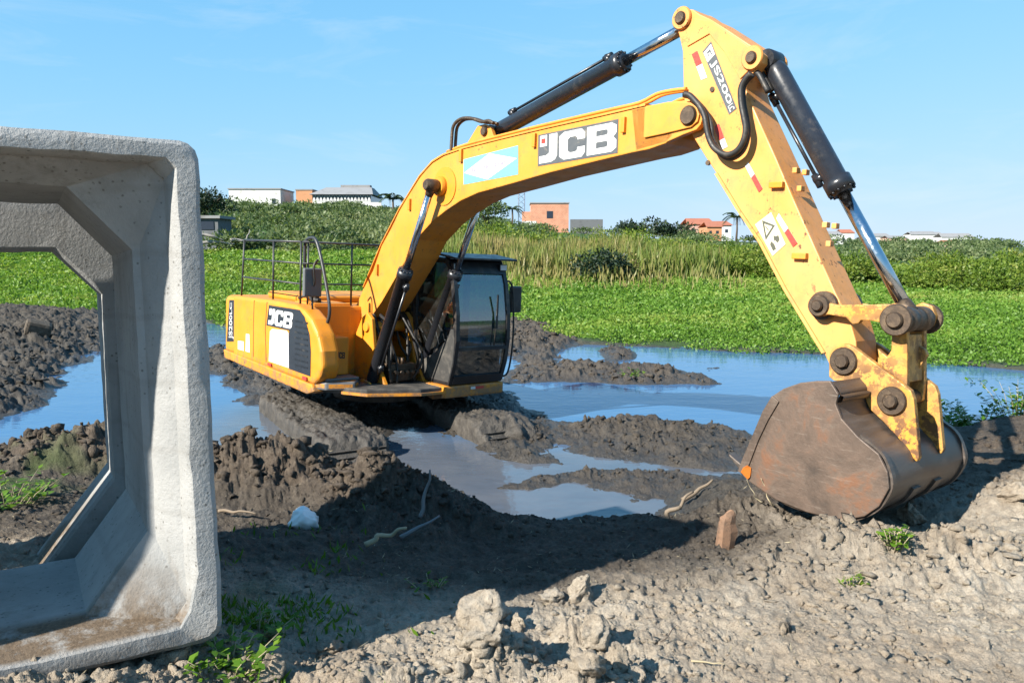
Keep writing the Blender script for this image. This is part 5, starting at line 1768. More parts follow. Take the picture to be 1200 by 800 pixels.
for k in range(34):
    y = rg.uniform(118, 139); u_ = rg.uniform(225, 475)
    sp.append((P_at(u_, y), y, rg.uniform(2.2, 3.6), rg.uniform(1.0, 1.7), 460, .34, rg.uniform(.2, .6)))
thicket('hillside_scrub', 'grey green scrub covering the rising ground behind the excavator', sp, 'scrub_leaf', 400)
sp = []
for k in range(34):                                            # low line of growth on the far rise, middle
    y = rg.uniform(110, 150); x = rg.uniform(-.10, .62) * y
    sp.append((x, y, rg.uniform(2.5, 4.5), rg.uniform(1.0, 1.7), 380, .38, rg.uniform(.2, .5)))
for k in range(80):
    y = rg.uniform(58, 108); x = rg.uniform(.12, .85) * y
    sp.append((x, y, rg.uniform(2.2, 4.0), rg.uniform(.9, 1.5), 420, .30, rg.uniform(.3, .8)))
thicket('far_scrub', 'dark low scrub along the skyline on the far rise', sp, 'scrub_leaf', 700)

def shrub(name, label, cat_, x, y, r, h, n, ln, tint, mat, seed, trunk=.06, group=None, lobes=12, lift=.3):
    z = float(terrain(np.array([x]), np.array([y]), False)[0][0])
    root = empty(name, (x, y, z))
    tag(root, label, cat_, group)
    P, D, Sd, L_, W_, T = bush_leaves((0, 0, h * (lift + .30)), r, r, h * (.70 - lift * .35), n, ln, tint, lobes=lobes, seed=seed)
    link('crown', leaf_mesh('crown', P, D, Sd, L_, W_, T), M[mat], root)
    mb = MB(); q = random.Random(seed)
    mb.tube([(0, 0, -.2), (q.uniform(-.1, .1) * h * .2, 0, h * .3), (q.uniform(-.1, .1) * h * .4, 0, h * .6)], [trunk, trunk * .8, trunk * .45], 8)
    for k in range(6):
        a = q.uniform(0, 6.28); e = r * .6
        mb.tube([(0, 0, h * q.uniform(.15, .4)), (math.cos(a) * e * .5, math.sin(a) * e * .5, h * .5), (math.cos(a) * e, math.sin(a) * e, h * q.uniform(.6, .85))], [trunk * .6, trunk * .4, trunk * .15], 6)
    mb.build('trunk', M['bark'], root)
    return root

shrub('shrub', 'dark green broad leaved shrub standing at the foot of the reeds', 'shrub', P_at(700, 46), 46, 1.9, 2.0, 1900, .20, .4, 'dark_leaf', 31, lift=.1)
shrub('shrub', 'small pale dry shrub beside the dark green one at the marsh edge', 'shrub', P_at(745, 48), 48, 1.4, 1.5, 900, .17, .95, 'reed_leaf', 32, lift=.1)
shrub('tree', 'dark round tree at the top of the left hillside next to the concrete culvert', 'tree', P_at(247, 105), 105, 3.2, 4.0, 1900, .40, .35, 'dark_leaf', 33, .14, lift=.1)
for (u, lab, r, h, sd) in ((735, 'leftmost of the three dark trees on the skyline beside the grey wall', 3.4, 2.3, 34), (766, 'middle one of the three dark trees on the skyline, broad and round', 4.2, 3.1, 35), (792, 'rightmost of the three dark trees on the skyline, next to the red roofed houses', 4.0, 2.8, 36)):
    shrub('tree', lab, 'tree', P_at(u, 140), 140, r, h, 1300, .5, .3, 'dark_leaf', sd, .16, 'dark trees on the skyline', lift=.08)
shrub('tree', 'leafy tree under the boom, left of the brick house', 'tree', P_at(572, 105), 105, 2.8, 4.4, 1200, .4, .3, 'scrub_leaf', 37, .12)

def palm(label, u, Y, h, fr, n, group='palms on the skyline', vtop=None):
    x = P_at(u, Y); z = float(terrain(np.array([x]), np.array([float(Y)]), False)[0][0])
    root = empty('palm_tree', (x, Y, z)); tag(root, label, 'palm tree', group)
    MB().tube([(0, 0, -.3), (.1, 0, h * .5), (.05, .05, h)], [.20, .15, .13], 8).build('trunk', M['bark'], root)
    P, D, Sd, Ln, Wd, T = [], [], [], [], [], []
    q = np.random.default_rng(int(u))
    for k in range(n):
        a = 2 * np.pi * k / n + q.uniform(-.2, .2); e = q.uniform(.0, 1.1)
        for j in range(16):
            s = (j + .5) / 16
            rr_ = fr * s * math.cos(e * .6); zz = h + fr * (math.sin(e) * s - .75 * s * s)
            p = np.array([math.cos(a) * rr_, math.sin(a) * rr_, zz])
            for sg in (-1, 1):
                d = np.array([math.cos(a + sg * 1.0), math.sin(a + sg * 1.0), -.45])
                P.append(p); D.append(d); Sd.append([math.cos(a), math.sin(a), .3]); Ln.append(fr * .28 * (1.1 - .6 * s)); Wd.append(fr * .075); T.append(q.uniform(.1, .9))
    link('crown', leaf_mesh('crown', np.array(P), np.array(D), np.array(Sd), np.array(Ln), np.array(Wd), np.array(T)), M['palm_leaf'], root)
palm('coconut palm on the skyline just left of the dipper arm', 862, 130, 4.2, 2.6, 13)
palm('small palm on the skyline between the boom and the brick house', 600, 135, 3.4, 2.2, 11)
palm('spiky palm growing beside the boom in front of the white wall', 461, 120, 2.8, 2.6, 14)

# weeds close by
def weed(label, x, y, r, h, n, ln, seed, mat='weed_leaf', tint=.5):
    z = gz(x, y)
    root = empty('weed', (x, y, z - .01)); tag(root, label, 'weed')
    q = np.random.default_rng(seed)
    P, D, Sd, L_, W_, T = [], [], [], [], [], []
    mb = MB()
    for k in range(n):
        a = q.uniform(0, 6.28); rr_ = r * math.sqrt(q.uniform(0, 1)) ; hh = h * q.uniform(.35, 1)
        base = Vector((math.cos(a) * rr_ * .4, math.sin(a) * rr_ * .4, -.02)); top = Vector((math.cos(a) * rr_, math.sin(a) * rr_, hh))
        mb.tube([base, base.lerp(top, .5) + Vector((0, 0, hh * .15)), top], [.004, .003, .002], 5)
        for j in range(7):
            s = .35 + .65 * j / 6
            p = base.lerp(top, s)
            b_ = q.uniform(0, 6.28)
            P.append(p); D.append([math.cos(b_), math.sin(b_), q.uniform(-.1, .7)]); Sd.append([-math.sin(b_), math.cos(b_), q.uniform(-.3, .3)])
            l = ln * q.uniform(.6, 1.2); L_.append(l); W_.append(l * .55); T.append(np.clip(q.normal(tint, .2), 0, 1))
    link('leaves', leaf_mesh('leaves', np.array([tuple(p) for p in P]), np.array(D), np.array(Sd), np.array(L_), np.array(W_), np.array(T), .12), M[mat], root)
    mb.build('stem', M[mat] if False else M['straw'], root)
def on_ground(u, v, z0=.6):
    x, y = ground(u, v, z0)
    for _ in range(6):
        x, y = ground(u, v, gz(x, y))
    return x, y
x, y = on_ground(262, 785, .75); weed('leafy green weed at the foot of the concrete culvert corner', x, y + .05, .24, .14, 34, .058, 1)
x, y = on_ground(300, 745, .7); weed('low dark weed growing in the culvert shadow', x, y, .22, .10, 18, .05, 2, tint=.25)
x, y = on_ground(1048, 640, .6); weed('small bright green weed on the dry soil below the bucket', x, y, .12, .15, 16, .055, 3, tint=.7)
x, y = on_ground(1000, 652, .6); weed('tiny yellowish weed left of the bright green one below the bucket', x, y, .09, .06, 8, .035, 4, tint=.9)
x, y = on_ground(8, 592, .7); weed('green weed seen through the culvert opening on the near mud bank', x, y, .38, .2, 30, .075, 5, tint=.6)
for i, (u, v, r, h, lab) in enumerate(((1150, 500, .75, .30, 'spreading green plants at the water edge right of the bucket'), (1192, 505, .6, .45, 'taller green plant at the water edge by the right border'), (1120, 503, .4, .22, 'small plant at the water edge just right of the bucket shell'))):
    x, y = ground(u, v, .15); weed(lab, x, y, r, h, 46, .10, 20 + i, tint=.55)
x, y = ground(1150, 447, 0.0); weed('tuft of grass standing in the pond right of the bucket', x, y, .35, .38, 26, .12, 30, tint=.4)
x, y = ground(742, 438, 0.12); weed('small green weed on the muddy bar in the pond', x, y, .30, .14, 14, .08, 31, tint=.6)
x, y = on_ground(505, 690, .6); weed('sparse dark green weed in the shaded ground', x, y, .16, .07, 9, .04, 32, tint=.2)

def grass():
    n = 3000
    x = RNG.normal(-1.5, .4, n); y = RNG.normal(3.9, .65, n)
    k = (perlin(x * 2.1 + 4, y * 2.1) > .12)
    x, y = x[k], y[k]
    sdv = (np.stack([x, y], 1) - CP0[:2]) @ CR[:2]
    kk = sdv > .06
    x, y = x[kk], y[kk]; n = len(x)
    z = terrain(x, y)[0]
    d = np.stack([RNG.normal(0, .5, n), RNG.normal(0, .5, n), np.ones(n) * .8], 1)
    side = np.cross(d, rnd_dirs(n, -1, 1))
    o = link('grass', leaf_mesh('grass', np.stack([x, y, z - .005], 1), d, side, RNG.uniform(.03, .085, n), RNG.uniform(.008, .02, n), np.clip(RNG.normal(.35, .2, n), 0, 1)), M['weed_leaf'])
    tag(o, 'short green grass growing in the shade beside the culvert', 'grass', kind='stuff')
grass()

# ------------------------------------------------------------------ clods of soil
def ico(sub):
    bm_ = bmesh.new(); bmesh.ops.create_icosphere(bm_, subdivisions=sub, radius=1)
    V = np.array([v.co[:] for v in bm_.verts]); Fc = np.array([[v.index for v in f.verts] for f in bm_.faces]); bm_.free()
    return V, Fc

def lumpy(V, seed, amt=.35):
    rg_ = np.random.default_rng(seed)
    out = V.copy()
    for k in range(7):                                          # chop planes give the broken faces of dry clay
        n_ = rnd_dirs(1, -1, 1, rg_)[0]; dd = rg_.uniform(.45, .8)
        s = out @ n_ - dd
        out = out - np.clip(s, 0, None)[:, None] * n_ * .85
    q = perlin(V[:, 0] * 1.6 + seed * 3.1, V[:, 1] * 1.6 + V[:, 2] * 1.3) + .5 * perlin(V[:, 0] * 4 + seed, V[:, 2] * 4 + V[:, 1] * 2.0) + .25 * perlin(V[:, 1] * 9 + seed, V[:, 2] * 9 + V[:, 0] * 5)
    return out * (1 + amt * q)[:, None]

def scatter(name, label, spots, seed, at_):
    V1, F1 = ico(1)
    jr = np.random.default_rng(seed)
    shapes = [V1 * jr.uniform(.5, 1.4, (len(V1), 1)) * jr.uniform(.7, 1.2, (1, 3)) for k in range(12)]
    VV, FF = [], []
    AA = {k_: [] for k_ in at_}
    rg_ = np.random.default_rng(seed)
    off = 0
    n = len(spots)
    which = rg_.integers(0, 12, n)
    for k in range(12):
        sel = np.where(which == k)[0]
        if not len(sel): continue
        m = len(sel)
        a = rg_.uniform(0, 2 * np.pi, m); c, s = np.cos(a), np.sin(a)
        sc = spots[sel, 3][:, None] * rg_.uniform(.5, 1.5, (m, 3)) * np.array([1, 1, .7])
        v = shapes[k][None] * sc[:, None, :]
        x = v[..., 0] * c[:, None] - v[..., 1] * s[:, None]; y = v[..., 0] * s[:, None] + v[..., 1] * c[:, None]
        v = np.stack([x, y, v[..., 2]], -1) + spots[sel, None, :3]
        nv = len(V1)
        f = F1[None] + (off + np.arange(m) * nv)[:, None, None]
        VV.append(v.reshape(-1, 3)); FF.append(f.reshape(-1, 3)); [AA[k_].append(np.repeat(at_[k_][sel], nv)) for k_ in at_]
        off += m * nv
    o = link(name, np_mesh(name, np.concatenate(VV), np.concatenate(FF), {k_: ('POINT', np.concatenate(AA[k_])) for k_ in AA}), M['soil'])
    tag(o, label, 'clods', kind='stuff')

def clod_field():
    n = 112000
    r = 2.4 * (26 / 2.4) ** RNG.uniform(0, 1, n); a = RNG.uniform(-.82, .82, n)
    x, y = np.sin(a) * r, np.cos(a) * r
    h, dry, tan, green, wet, cl = terrain(x, y)
    dens = np.clip(.07 + .10 * (dry > .4) + .75 * cl, 0, 1) * (h > .03) * (1 - green)
    dens = dens * (.35 + .65 * sst(-.25, .3, perlin(x * 1.3, y * 1.3)))
    k = RNG.uniform(0, 1, n) < dens
    x, y, h, dry, tan, cl, r, wet = x[k], y[k], h[k], dry[k], tan[k], cl[k], r[k], wet[k]
    n = len(x)
    size = (.006 + .022 * RNG.uniform(0, 1, n) ** 2.6) * (.6 + .9 * cl) * (1 + .09 * (r - 3)) * (1 + .45 * dry)
    spots = np.stack([x, y, h + size * .10, size], 1)
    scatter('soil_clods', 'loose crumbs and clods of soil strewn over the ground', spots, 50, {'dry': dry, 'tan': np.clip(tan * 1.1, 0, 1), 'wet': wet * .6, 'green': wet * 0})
clod_field()

def big_clod(label, u, v, size, seed, sz=(1, 1, .9), z0=.62, sink=.25, dry=1.0, rot=None):
    x, y = on_ground(u, v, z0)
    V, Fc = ico(4)
    V = lumpy(V, seed, .38)
    q = perlin(V[:, 0] * 7 + seed, V[:, 1] * 7 + V[:, 2] * 5) * .07 + perlin(V[:, 0] * 15, V[:, 2] * 15 + V[:, 1] * 8 + seed) * .045
    V = V * (1 + q)[:, None] * size * np.array(sz)
    me = np_mesh('soil_clod', V, Fc, {'dry': ('POINT', np.full(len(V), dry))}, smooth=False)
    o = link('soil_clod', me, M['soil'])
    o.location = (x, y, gz(x, y) + size * sz[2] * (1 - sink) * .6)
    o.rotation_euler = (0, 0, seed * 1.3)
    tag(o, label, 'soil clod', 'large clods of dry soil')
CL = [('tall pale clod with a ragged peak, standing alone where the culvert shadow ends', 570, 722, .12, 61, (1.15, .9, .95)),
      ('small upright clod right of the tallest pale clod', 607, 732, .055, 62, (1, .8, 1.05)),
      ('broad pale clod at the shadow edge, left half of a touching pair', 648, 704, .07, 63, (1.3, 1, .8)),
      ('pointed pale clod at the shadow edge, right half of a touching pair', 680, 700, .085, 64, (1, .9, 1.1)),
      ('pale smooth pointed clod with a long shadow to its right', 693, 758, .085, 65, (1, .9, 1.15)),
      ('upright knobbly clod casting the biggest shadow on the bare soil', 722, 785, .075, 66, (.85, .8, 1.1)),
      ('low rounded clod leaning against the pale smooth one', 688, 788, .08, 67, (1, 1, .9)),
      ('crumbly heap of clod below the tallest one near the bottom edge', 570, 775, .10, 68, (1.1, .9, .8)),
      ('flat pale clod at the shadow edge near the culvert weeds', 387, 765, .07, 69, (1.3, 1, .7)),
      ('rounded clod at the bottom edge beside the culvert weeds', 318, 785, .07, 70, (1, 1, 1)),
      ('yellowish clod half cut off by the bottom edge of the frame', 745, 797, .055, 71, (1.2, 1, .8)),
      ('pale clod lying in the bucket shadow edge under the shell', 1068, 612, .10, 72, (1, .9, 1)),
      ('pale clod high on the mound at the right edge', 1188, 580, .11, 73, (1.1, 1, .8)),
      ('dark dumpy clod in the dry soil near the right bottom corner', 920, 738, .035, 75, (1, 1, .9)),
      ('brown clod on top of the muddy ridge right of the puddle', 372, 538, .12, 76, (1, .9, 1.2)),
      ('wide brown clod at the left end of the muddy ridge', 292, 520, .15, 77, (1.2, .9, .9))]
for i, (lab, u, v, s, sd, sz) in enumerate(CL):
    big_clod(lab, u, v, s, sd, sz, dry=1.0 if i not in (13, 14, 15) else .25)

def litter():
    n = 2600
    r = 2.6 * (7.5 / 2.6) ** RNG.uniform(0, 1, n); a = RNG.uniform(-.62, .62, n)
    x, y = np.sin(a) * r, np.cos(a) * r
    h, dry, tan, green, wet, cl = terrain(x, y)
    k = (h > .2) & (perlin(x * 1.7, y * 1.7) + .6 * cl > .05)
    x, y, h, r = x[k], y[k], h[k], r[k]; n = len(x)
    an = RNG.uniform(0, 2 * np.pi, n)
    d = np.stack([np.cos(an), np.sin(an), RNG.normal(.08, .18, n)], 1)
    side = np.cross(d, np.array([[0, 0, 1.0]]) + RNG.normal(0, .4, (n, 3)))
    o = link('litter', leaf_mesh('litter', np.stack([x, y, h + .006], 1), d, side, RNG.uniform(.015, .09, n) * (RNG.uniform(0, 1, n) ** 1.5 + .4), RNG.uniform(.0025, .007, n), RNG.uniform(0, 1, n), .3), M['straw'])
    tag(o, 'bits of dry straw and broken roots littering the dug soil', 'litter', kind='stuff')
litter()

# white block, stub, planks, sticks
fx_, fy_ = on_ground(357, 590, .6)
Vf, Ff = ico(4); Vf = lumpy(Vf, 903, .16)
Vf = Vf * (1 + .05 * perlin(Vf[:, 0] * 6, Vf[:, 1] * 6 + Vf[:, 2] * 4))[:, None] * np.array([.145, .10, .10])
fo_ = link('foam_lump', np_mesh('foam_lump', Vf, Ff, smooth=False), plain('white_foam', (1.0, 1.0, .97), .7, var=.10, scale=8, bump=.2)); fo_.location = (fx_, fy_, gz(fx_, fy_) + .06); fo_.rotation_euler = (0, .15, .5)
tag(fo_, 'lump of white foam lying at the foot of the brown mud ridge', 'foam lump')

def stub(label, u, v, h, r, lean):
    x, y = on_ground(u, v, .6); z = gz(x, y)
    mb = MB()
    mb.tube([(lean[0] * t, lean[1] * t, -.08 + (h + .08) * t) for t in (0, .2, .4, .6, .78, .9, .97, 1)], [r * 1.15, r * 1.1, r, r * 1.04, r * .95, r * .9, r * .72, r * .45], 7, True, False)
    for v_ in mb.bm.verts:
        a_ = math.atan2(v_.co.y, v_.co.x)
        k_ = 1 + .13 * math.sin(a_ * 3 + 1) + .10 * math.sin(a_ * 7 + v_.co.z * 20) + .05 * math.sin(v_.co.z * 70 + a_ * 2)
        v_.co.x *= k_ * 1.15; v_.co.y *= k_ * .8; v_.co.z += .03 * math.sin(a_ * 2 + .6) * (v_.co.z > h * .8)
    o = mb.build('wood_stub', M['stub_wood']); o.location = (x, y, z)
    tag(o, label, 'wood stub')
stub('reddish brown stub of wood standing upright in the soil left of the bucket', 848, 640, .23, .055, (.02, .02))

def stick(label, p, q, r, mat, name='stick', cat_='stick', bend=.03, seed=0):
    p, q = Vector(p), Vector(q)
    rg_ = random.Random(seed)
    pts = [p.lerp(q, k / 5) + Vector((rg_.uniform(-bend, bend), rg_.uniform(-bend, bend), rg_.uniform(-bend, bend))) for k in range(6)]
    mb = MB().tube(smooth_path(pts, 3), [r * (1 - .04 * k) for k in range(16)], 8)
    o_ = mb.bm
    c = p
    for v_ in o_.verts: v_.co -= c
    ob = mb.build(name, mat); ob.location = c
    tag(ob, label, cat_)
def g3(u, v, up=0.0, z0=.6):
    x, y = on_ground(u, v, z0); return Vector((x, y, gz(x, y) + up))
a_ = g3(800, 592, .05); stick('pale broken plank sticking out of the mud left of the bucket', a_, a_ + Vector((.30, .10, .17)), .026, M['dead_wood'], 'plank', 'plank', .008, 1)
a_ = g3(780, 610, .0); stick('bent brown root arching out of the shaded soil', a_, a_ + Vector((.20, .05, .20)), .022, M['dead_wood'], 'root', 'root', .03, 2)
a_ = g3(493, 605, .0); stick('grey stick leaning upright out of the dark soil heap', a_, a_ + Vector((.07, .10, .33)), .018, M['grey_cover'], seed=3, bend=.012)
a_ = g3(470, 596, .05); stick('grey stick lying across the dark soil heap', a_, a_ + Vector((.26, .05, .13)), .020, M['grey_cover'], seed=4, bend=.01)
a_ = g3(425, 590, .04); stick('pale curved branch at the right end of the mud ridge', a_, a_ + Vector((.28, .12, .12)), .022, M['straw'], 'branch', 'branch', .025, 5)
a_ = g3(905, 598, .05); stick('thin dry twig curving up in front of the bucket side', a_, a_ + Vector((-.10, .02, .22)), .006, M['straw'], 'twig', 'twig', .02, 6)
a_ = g3(893, 600, .05); stick('pale forked twig beside the orange leaf at the bucket lip', a_, a_ + Vector((-.12, -.02, .17)), .005, M['straw'], 'twig', 'twig', .02, 7)
a_ = g3(775, 755, .01); stick('short thin twig on the bare soil right of the clods', a_, a_ + Vector((.10, .09, .05)), .004, M['bark'], 'twig', 'twig', .006, 8)
a_ = g3(810, 775, .01); stick('long dry stalk lying on the bare soil near the bottom edge', a_, a_ + Vector((.16, -.06, .01)), .006, M['straw'], 'stalk', 'stalk', .006, 9)
a_ = g3(255, 575, .05); stick('pale stick lying along the foot of the mud ridge', a_, a_ + Vector((.32, -.10, .02)), .014, M['dead_wood'], seed=10, bend=.012)
# orange leaf by the bucket lip
w_ = MR @ np.array([*(lambda p: (p[0], -.72, p[1]))(tr(874, 553, -.72))]) + MT
mb = MB()
pts = [(-.05, 0, .0), (-.03, -.01, .05), (.01, -.015, .075), (.05, -.01, .05), (.06, 0, -.01), (.04, -.01, -.05), (.02, 0, -.075)]
mb._new(pts + [(x_, y_ + .006, z_) for x_, y_, z_ in pts], [tuple(range(7)), tuple(range(13, 6, -1))] + [(i, (i + 1) % 7, (i + 1) % 7 + 7, i + 7) for i in range(7)])
for v_ in mb.bm.verts: v_.co *= .75
lf = mb.build('orange_flap', plain('orange_plastic', (.78, .22, .03), .5, var=.15, scale=20)); lf.location = tuple(w_)
tag(lf, 'orange plastic flap caught at the lower lip of the bucket', 'plastic flap')
a_ = at(45, 383, 21); big = None

# grey stone in the left mud
mbx = MB().box(-.30, .28, -.2, .2, -.1, .26, .08, 2)
o = mbx.build('stone', M['clod']); sx, sy = ground(44, 386, .5); o.location = (sx, sy, gz(sx, sy) + .15); o.rotation_euler = (.2, .3, .6)
tag(o, 'pale stone lying on the black mud heap seen through the culvert', 'stone')

# ------------------------------------------------------------------ buildings on the rise
def wallmat(name, col, var=.12): return plain(name, col, .9, var=var, scale=1.2, dirt=(col[0] * .6, col[1] * .58, col[2] * .55), dirt_amt=.2)
M['white_wall'] = wallmat('white_render', (.74, .74, .72))
M['grey_wall'] = wallmat('grey_block', (.16, .17, .18))
M['orange_wall'] = wallmat('orange_render', (.62, .30, .15))
M['pink_wall'] = wallmat('pink_render', (.66, .42, .34))
M['roof_grey'] = wallmat('grey_roofing', (.30, .30, .30))
M['roof_red'] = wallmat('clay_tile', (.45, .16, .09), .25)
M['window'] = plain('dark_window', (.03, .04, .06), .15, var=.2, scale=3)
def brick_mat():
    t = NT('red_hollow_brick')
    br = t.add('ShaderNodeTexBrick')
    br.inputs['Scale'].default_value = 1.0
    br.inputs['Color1'].default_value = (.52, .22, .12, 1); br.inputs['Color2'].default_value = (.44, .17, .09, 1); br.inputs['Mortar'].default_value = (.42, .33, .27, 1)
    br.inputs['Brick Width'].default_value = .32; br.inputs['Row Height'].default_value = .22; br.inputs['Mortar Size'].default_value = .018
    mp = t.add('ShaderNodeMapping'); mp.inputs['Rotation'].default_value = (math.pi / 2, 0, 0)
    t.l.new(t.co(), mp.inputs['Vector']); t.l.new(mp.outputs[0], br.inputs['Vector'])
    t.set(color=t.mix(t.ramp(t.noise(.8, 4), [(.4, 0.0), (.7, .35)]), br.outputs['Color'], (.36, .16, .09)), rough=.9)
    return t.m
M['brick'] = brick_mat()

def house(name, label, u0, u1, v0, v1, Y, depth, wall, cat_='house', group=None, roof=None, roof_h=0.0, windows=(), rz=0.0, sink=2.0, roof_name='roof', over=.3):
    """front face fills u0..u1, v0..v1 as surveyed at distance Y"""
    x0, x1 = P_at(u0, Y), P_at(u1, Y)
    zt, zb = at(600, v0, Y)[2], at(600, v1, Y)[2]
    root = empty(name, ((x0 + x1) / 2, Y + depth / 2, zb - sink), rz); tag(root, label, cat_, group)
    w, h = x1 - x0, zt - zb + sink
    mb = MB().box(-w / 2, w / 2, -depth / 2, depth / 2, 0, h)
    mb.build('wall', M[wall], root)
    if roof:
        if roof_h > 0:
            b_ = MB()
            b_.hexa([(-w / 2 - over, -depth / 2 - over, h - .05), (w / 2 + over, -depth / 2 - over, h - .05), (w / 2 + over, -depth / 2 - over, h + .12), (-w / 2 - over, -depth / 2 - over, h + .12)],
                    [(-w / 2 - over + roof_h * .4, 0, h + roof_h), (w / 2 + over - roof_h * .4, 0, h + roof_h), (w / 2 + over - roof_h * .4, 0, h + roof_h + .15), (-w / 2 - over + roof_h * .4, 0, h + roof_h + .15)])
            b_.hexa([(-w / 2 - over, depth / 2 + over, h - .05), (w / 2 + over, depth / 2 + over, h - .05), (w / 2 + over, depth / 2 + over, h + .12), (-w / 2 - over, depth / 2 + over, h + .12)],
                    [(-w / 2 - over + roof_h * .4, .02, h + roof_h), (w / 2 + over - roof_h * .4, .02, h + roof_h), (w / 2 + over - roof_h * .4, .02, h + roof_h + .15), (-w / 2 - over + roof_h * .4, .02, h + roof_h + .15)])
            b_.build(roof_name, M[roof], root)
        else:
            MB().box(-w / 2 - over, w / 2 + over, -depth / 2 - over, depth / 2 + over, h + .002, h + .22).build(roof_name, M[roof], root)
    for (a, c, e, f) in windows:                               # fractions of the front face above ground
        hz_ = h - sink
        m_ = MB().box(-w / 2 + a * w, -w / 2 + c * w, -depth / 2 - .06, -depth / 2 + .05, sink + e * hz_, sink + f * hz_)
        m_.build('window', M['window'], root)
    return root
house('white_hall', 'long white building on the hill behind the culvert, left of the grey roofed hall', 271, 331, 222, 250, 150, 9, 'white_wall', 'building', windows=((.83, .90, .40, .62),), roof='roof_grey', over=.15)
house('orange_house', 'small orange house squeezed against the grey roofed hall', 349, 368, 223, 245, 152, 6, 'orange_wall', roof='roof_grey', over=.1)
hl = house('hall', 'hall with a long grey roof and a white zigzag band under its eaves', 368, 436, 236, 252, 150, 12, 'white_wall', 'building')
w_h = P_at(436, 150) - P_at(368, 150); hh = at(600, 236, 150)[2] - at(600, 252, 150)[2] + 2.0
b = MB().box(-w_h / 2, w_h / 2, -6.02, 6, hh + .004, hh + 1.3); band_ = b.build('eaves_band', M['window'], hl)
b = MB()
for k in range(17):
    x0 = -w_h / 2 + k * w_h / 17
    b._new([(x0, -6.06, hh + .05), (x0 + w_h / 34, -6.06, hh + 1.1), (x0 + w_h / 17, -6.06, hh + .05)], [(0, 1, 2)])
    if k < 16: b._new([(x0 + w_h / 34 + .2, -6.06, hh + 1.15), (x0 + w_h / 17, -6.06, hh + .75), (x0 + w_h * 1.5 / 17 - .2, -6.06, hh + 1.15)], [(0, 1, 2)])
b.build('zigzag', M['white_wall'], band_)
b = MB()
b.hexa([(-w_h / 2 - .5, -6.6, hh + 1.25), (w_h / 2 + .5, -6.6, hh + 1.25), (w_h / 2 + .5, 6.5, hh + 1.25), (-w_h / 2 - .5, 6.5, hh + 1.25)], [(-w_h / 2 + 1.6, -1.5, hh + 2.9), (w_h / 2 - .6, -1.5, hh + 2.9), (w_h / 2 - .6, 1.5, hh + 2.9), (-w_h / 2 + 1.6, 1.5, hh + 2.9)])
b.box(-1.2, w_h / 2 - 1.0, -1.0, 1.0, hh + 2.6, hh + 3.4)
b.build('roof', M['roof_grey'], hl)
house('boundary_wall', 'white boundary wall on the hill just left of the boom', 376, 448, 237, 250, 143, .3, 'white_wall', 'wall', sink=1.5)
br_ = house('brick_house', 'unfinished red brick house under the boom with a flat sloping roof and one small window', 622, 666, 238.5, 268, 150, 7, 'brick', windows=((.42, .58, .42, .70),), roof='roof_grey', over=.15)
b = MB()
wv = P_at(622, 150) - P_at(612, 150); wb = P_at(666, 150) - P_at(622, 150)
b.box(-wb / 2 - wv, -wb / 2 - .01, -2.0, 3.4, 0, 5.2); b.build('side_wing', M['brick'], br_)
b = MB().box(-wb / 2 - wv, -wb / 2 + 1.0, -3.62, -3.52, 1.5, 3.4); b.build('white_patch', M['white_wall'], br_)
house('boundary_wall', 'dark grey block wall on the rise right of the brick house', 668, 706, 257, 270, 146, .3, 'grey_wall', 'wall', sink=1.5)
tw = empty('lattice_mast', (P_at(611, 220), 220, at(600, 268, 220)[2] - 1)); tag(tw, 'thin steel mast behind the brick house, under the boom', 'mast')
b = MB()
for dx in (-.9, .9):
    for dy in (-.9, .9): b.tube([(dx, dy, 0), (dx * .8, dy * .8, 13.5)], .14, 6)
for k in range(9):
    z0 = k * 1.5; s_ = .9
    for q_ in ((-1, -1, 1, -1), (1, -1, 1, 1), (1, 1, -1, 1), (-1, 1, -1, -1)):
        b.tube([(q_[0] * s_, q_[1] * s_, z0), (q_[2] * s_, q_[3] * s_, z0 + 1.5)], .06, 4)
b.build('lattice', plain('mast_steel', (.22, .28, .38), .5, var=.15), tw)
# shack and fallen timber by the culvert
sh_ = house('shack', 'small grey timber shack behind the culvert at the foot of the hill', 226, 257, 256, 282, 62, 3, 'grey_wall', 'shack', windows=((.12, .85, .50, .86),), roof='roof_grey', over=.25, sink=.8)
rg2 = random.Random(8)
for k, (u0, u1, v0, v1, lab) in enumerate(((234, 262, 274, 281, 'long bleached log lying just right of the shack'), (236, 276, 284, 285, 'grey log lying flat in front of the shack'), (270, 300, 281, 283, 'grey driftwood log right of the shack in front of the scrub'), (286, 293, 288, 270, 'broken grey branch sticking up from the driftwood'))):
    Y = 56 + k * .4
    p, q_ = Vector(at(u0, v0, Y)), Vector(at(u1, v1, Y + .5))
    stick(lab, p, q_, .13 if k < 3 else .08, M['grey_cover'] if False else plain('bleached_wood', (.34, .31, .28), .9, var=.35, scale=3), 'log' if k < 3 else 'branch', 'log' if k < 3 else 'branch', .08, 40 + k)
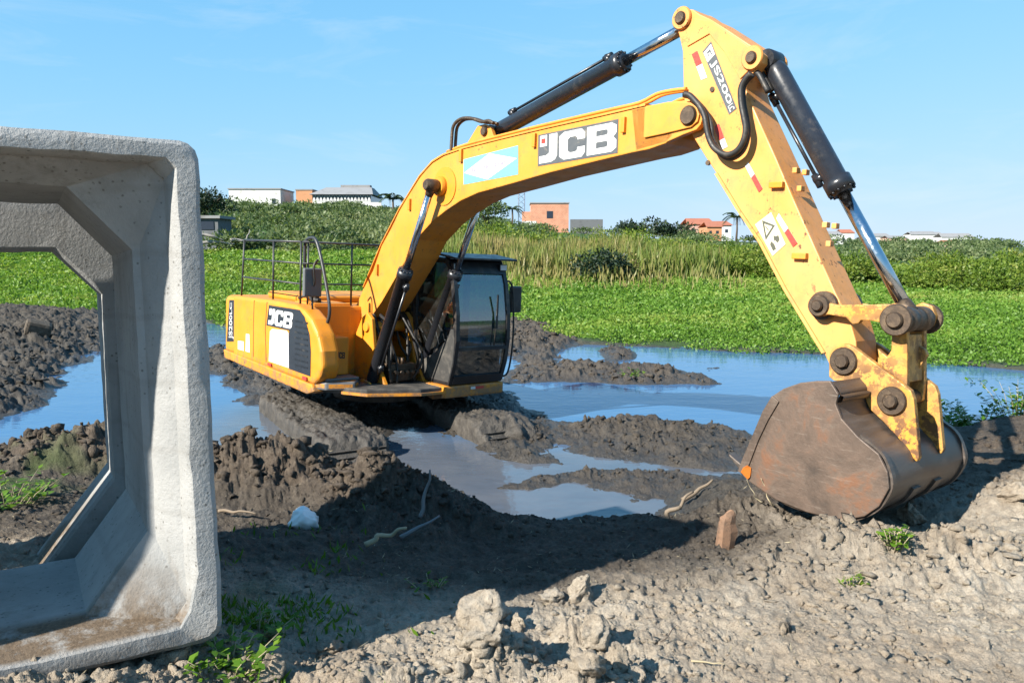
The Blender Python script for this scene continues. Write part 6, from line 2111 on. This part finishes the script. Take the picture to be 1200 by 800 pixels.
# houses far away on the right
FAR = [(805, 836, 263, 276, 210, 'pink_wall', 'roof_red', 1.6, 'pink house with a red tiled roof, nearest to the three dark trees'),
       (828, 845, 266, 277, 200, 'orange_wall', 'roof_red', 1.3, 'orange house right of the pink red roofed one'),
       (838, 856, 264, 276, 230, 'white_wall', 'roof_red', 1.2, 'white house with a low red roof left of the coconut palm'),
       (966, 986, 275, 287, 420, 'white_wall', 'roof_grey', 1.8, 'small white house seen between the dipper arm and the bucket cylinder rod'),
       (984, 1000, 273, 287, 460, 'white_wall', 'roof_red', 2.0, 'white house with a red roof just left of the shiny cylinder rod'),
       (1018, 1042, 277, 289, 420, 'white_wall', 'roof_grey', 1.6, 'white house just right of the shiny cylinder rod'),
       (1040, 1062, 279, 289, 400, 'pink_wall', 'roof_grey', 1.2, 'pinkish house in the middle of the far white houses'),
       (1066, 1104, 275, 290, 470, 'white_wall', 'roof_grey', 1.6, 'long white shed, tallest of the far buildings on the right'),
       (1102, 1140, 278, 290, 450, 'white_wall', 'roof_grey', 2.2, 'long white shed with a pale ridge roof, right of the tallest one'),
       (1108, 1122, 285, 292, 330, 'pink_wall', 'roof_red', 1.2, 'small red roofed house in front of the long white sheds'),
       (1144, 1160, 283, 291, 430, 'white_wall', 'roof_grey', 1.2, 'last small white house toward the right border')]
for (u0, u1, v0, v1, Y, wm, rm, rh, lab) in FAR:
    house('far_house', lab, u0, u1, v0, v1, Y, 9, wm, 'house', 'far houses on the right skyline', rm, rh, ((.15, .3, .3, .6), (.6, .78, .3, .6)), sink=6)
for i, (u, w_, vt, Y, lab) in enumerate(((975, 10, 279, 520, 'tiny white house at the left end of the far row, beside the dipper arm'), (1012, 9, 280, 500, 'tiny white house under the shiny rod on the skyline'), (1052, 12, 279, 540, 'tiny white house behind the pinkish far house'), (1082, 26, 273, 560, 'widest far white roof behind the tallest far shed'), (1128, 14, 281, 480, 'tiny white house behind the second long shed'), (1168, 10, 285, 500, 'tiny white house nearest the right border'))):
    house('far_house', lab, u - w_ / 2, u + w_ / 2, vt, 289, Y, 8, 'white_wall', 'house', 'far houses on the right skyline', 'roof_grey', 1.2, ((.2, .35, .3, .6),), sink=6)
for i, (u, Y, r, h) in enumerate(((1000, 330, 5, 3.4), (1085, 300, 6, 3.2), (1130, 300, 7, 4.0), (1176, 280, 6, 3.2), (1030, 340, 5, 3.2))):
    shrub('tree', ['round tree by the far white houses, left of the cylinder rod', 'low tree in front of the tallest far shed', 'broad dark tree in front of the second long shed', 'low tree near the right border on the skyline', 'small round tree among the far houses, right of the cylinder rod'][i], 'tree', P_at(u, Y), Y, r, h, 700, .9, .4, 'scrub_leaf', 80 + i, .2, 'trees among the far houses', lift=.04)

S.render.engine = 'CYCLES'
S.cycles.max_bounces = 6
S.cycles.transparent_max_bounces = 12
S.cycles.diffuse_bounces = 3
S.cycles.glossy_bounces = 3
S.cycles.caustics_reflective = False
S.cycles.caustics_refractive = False
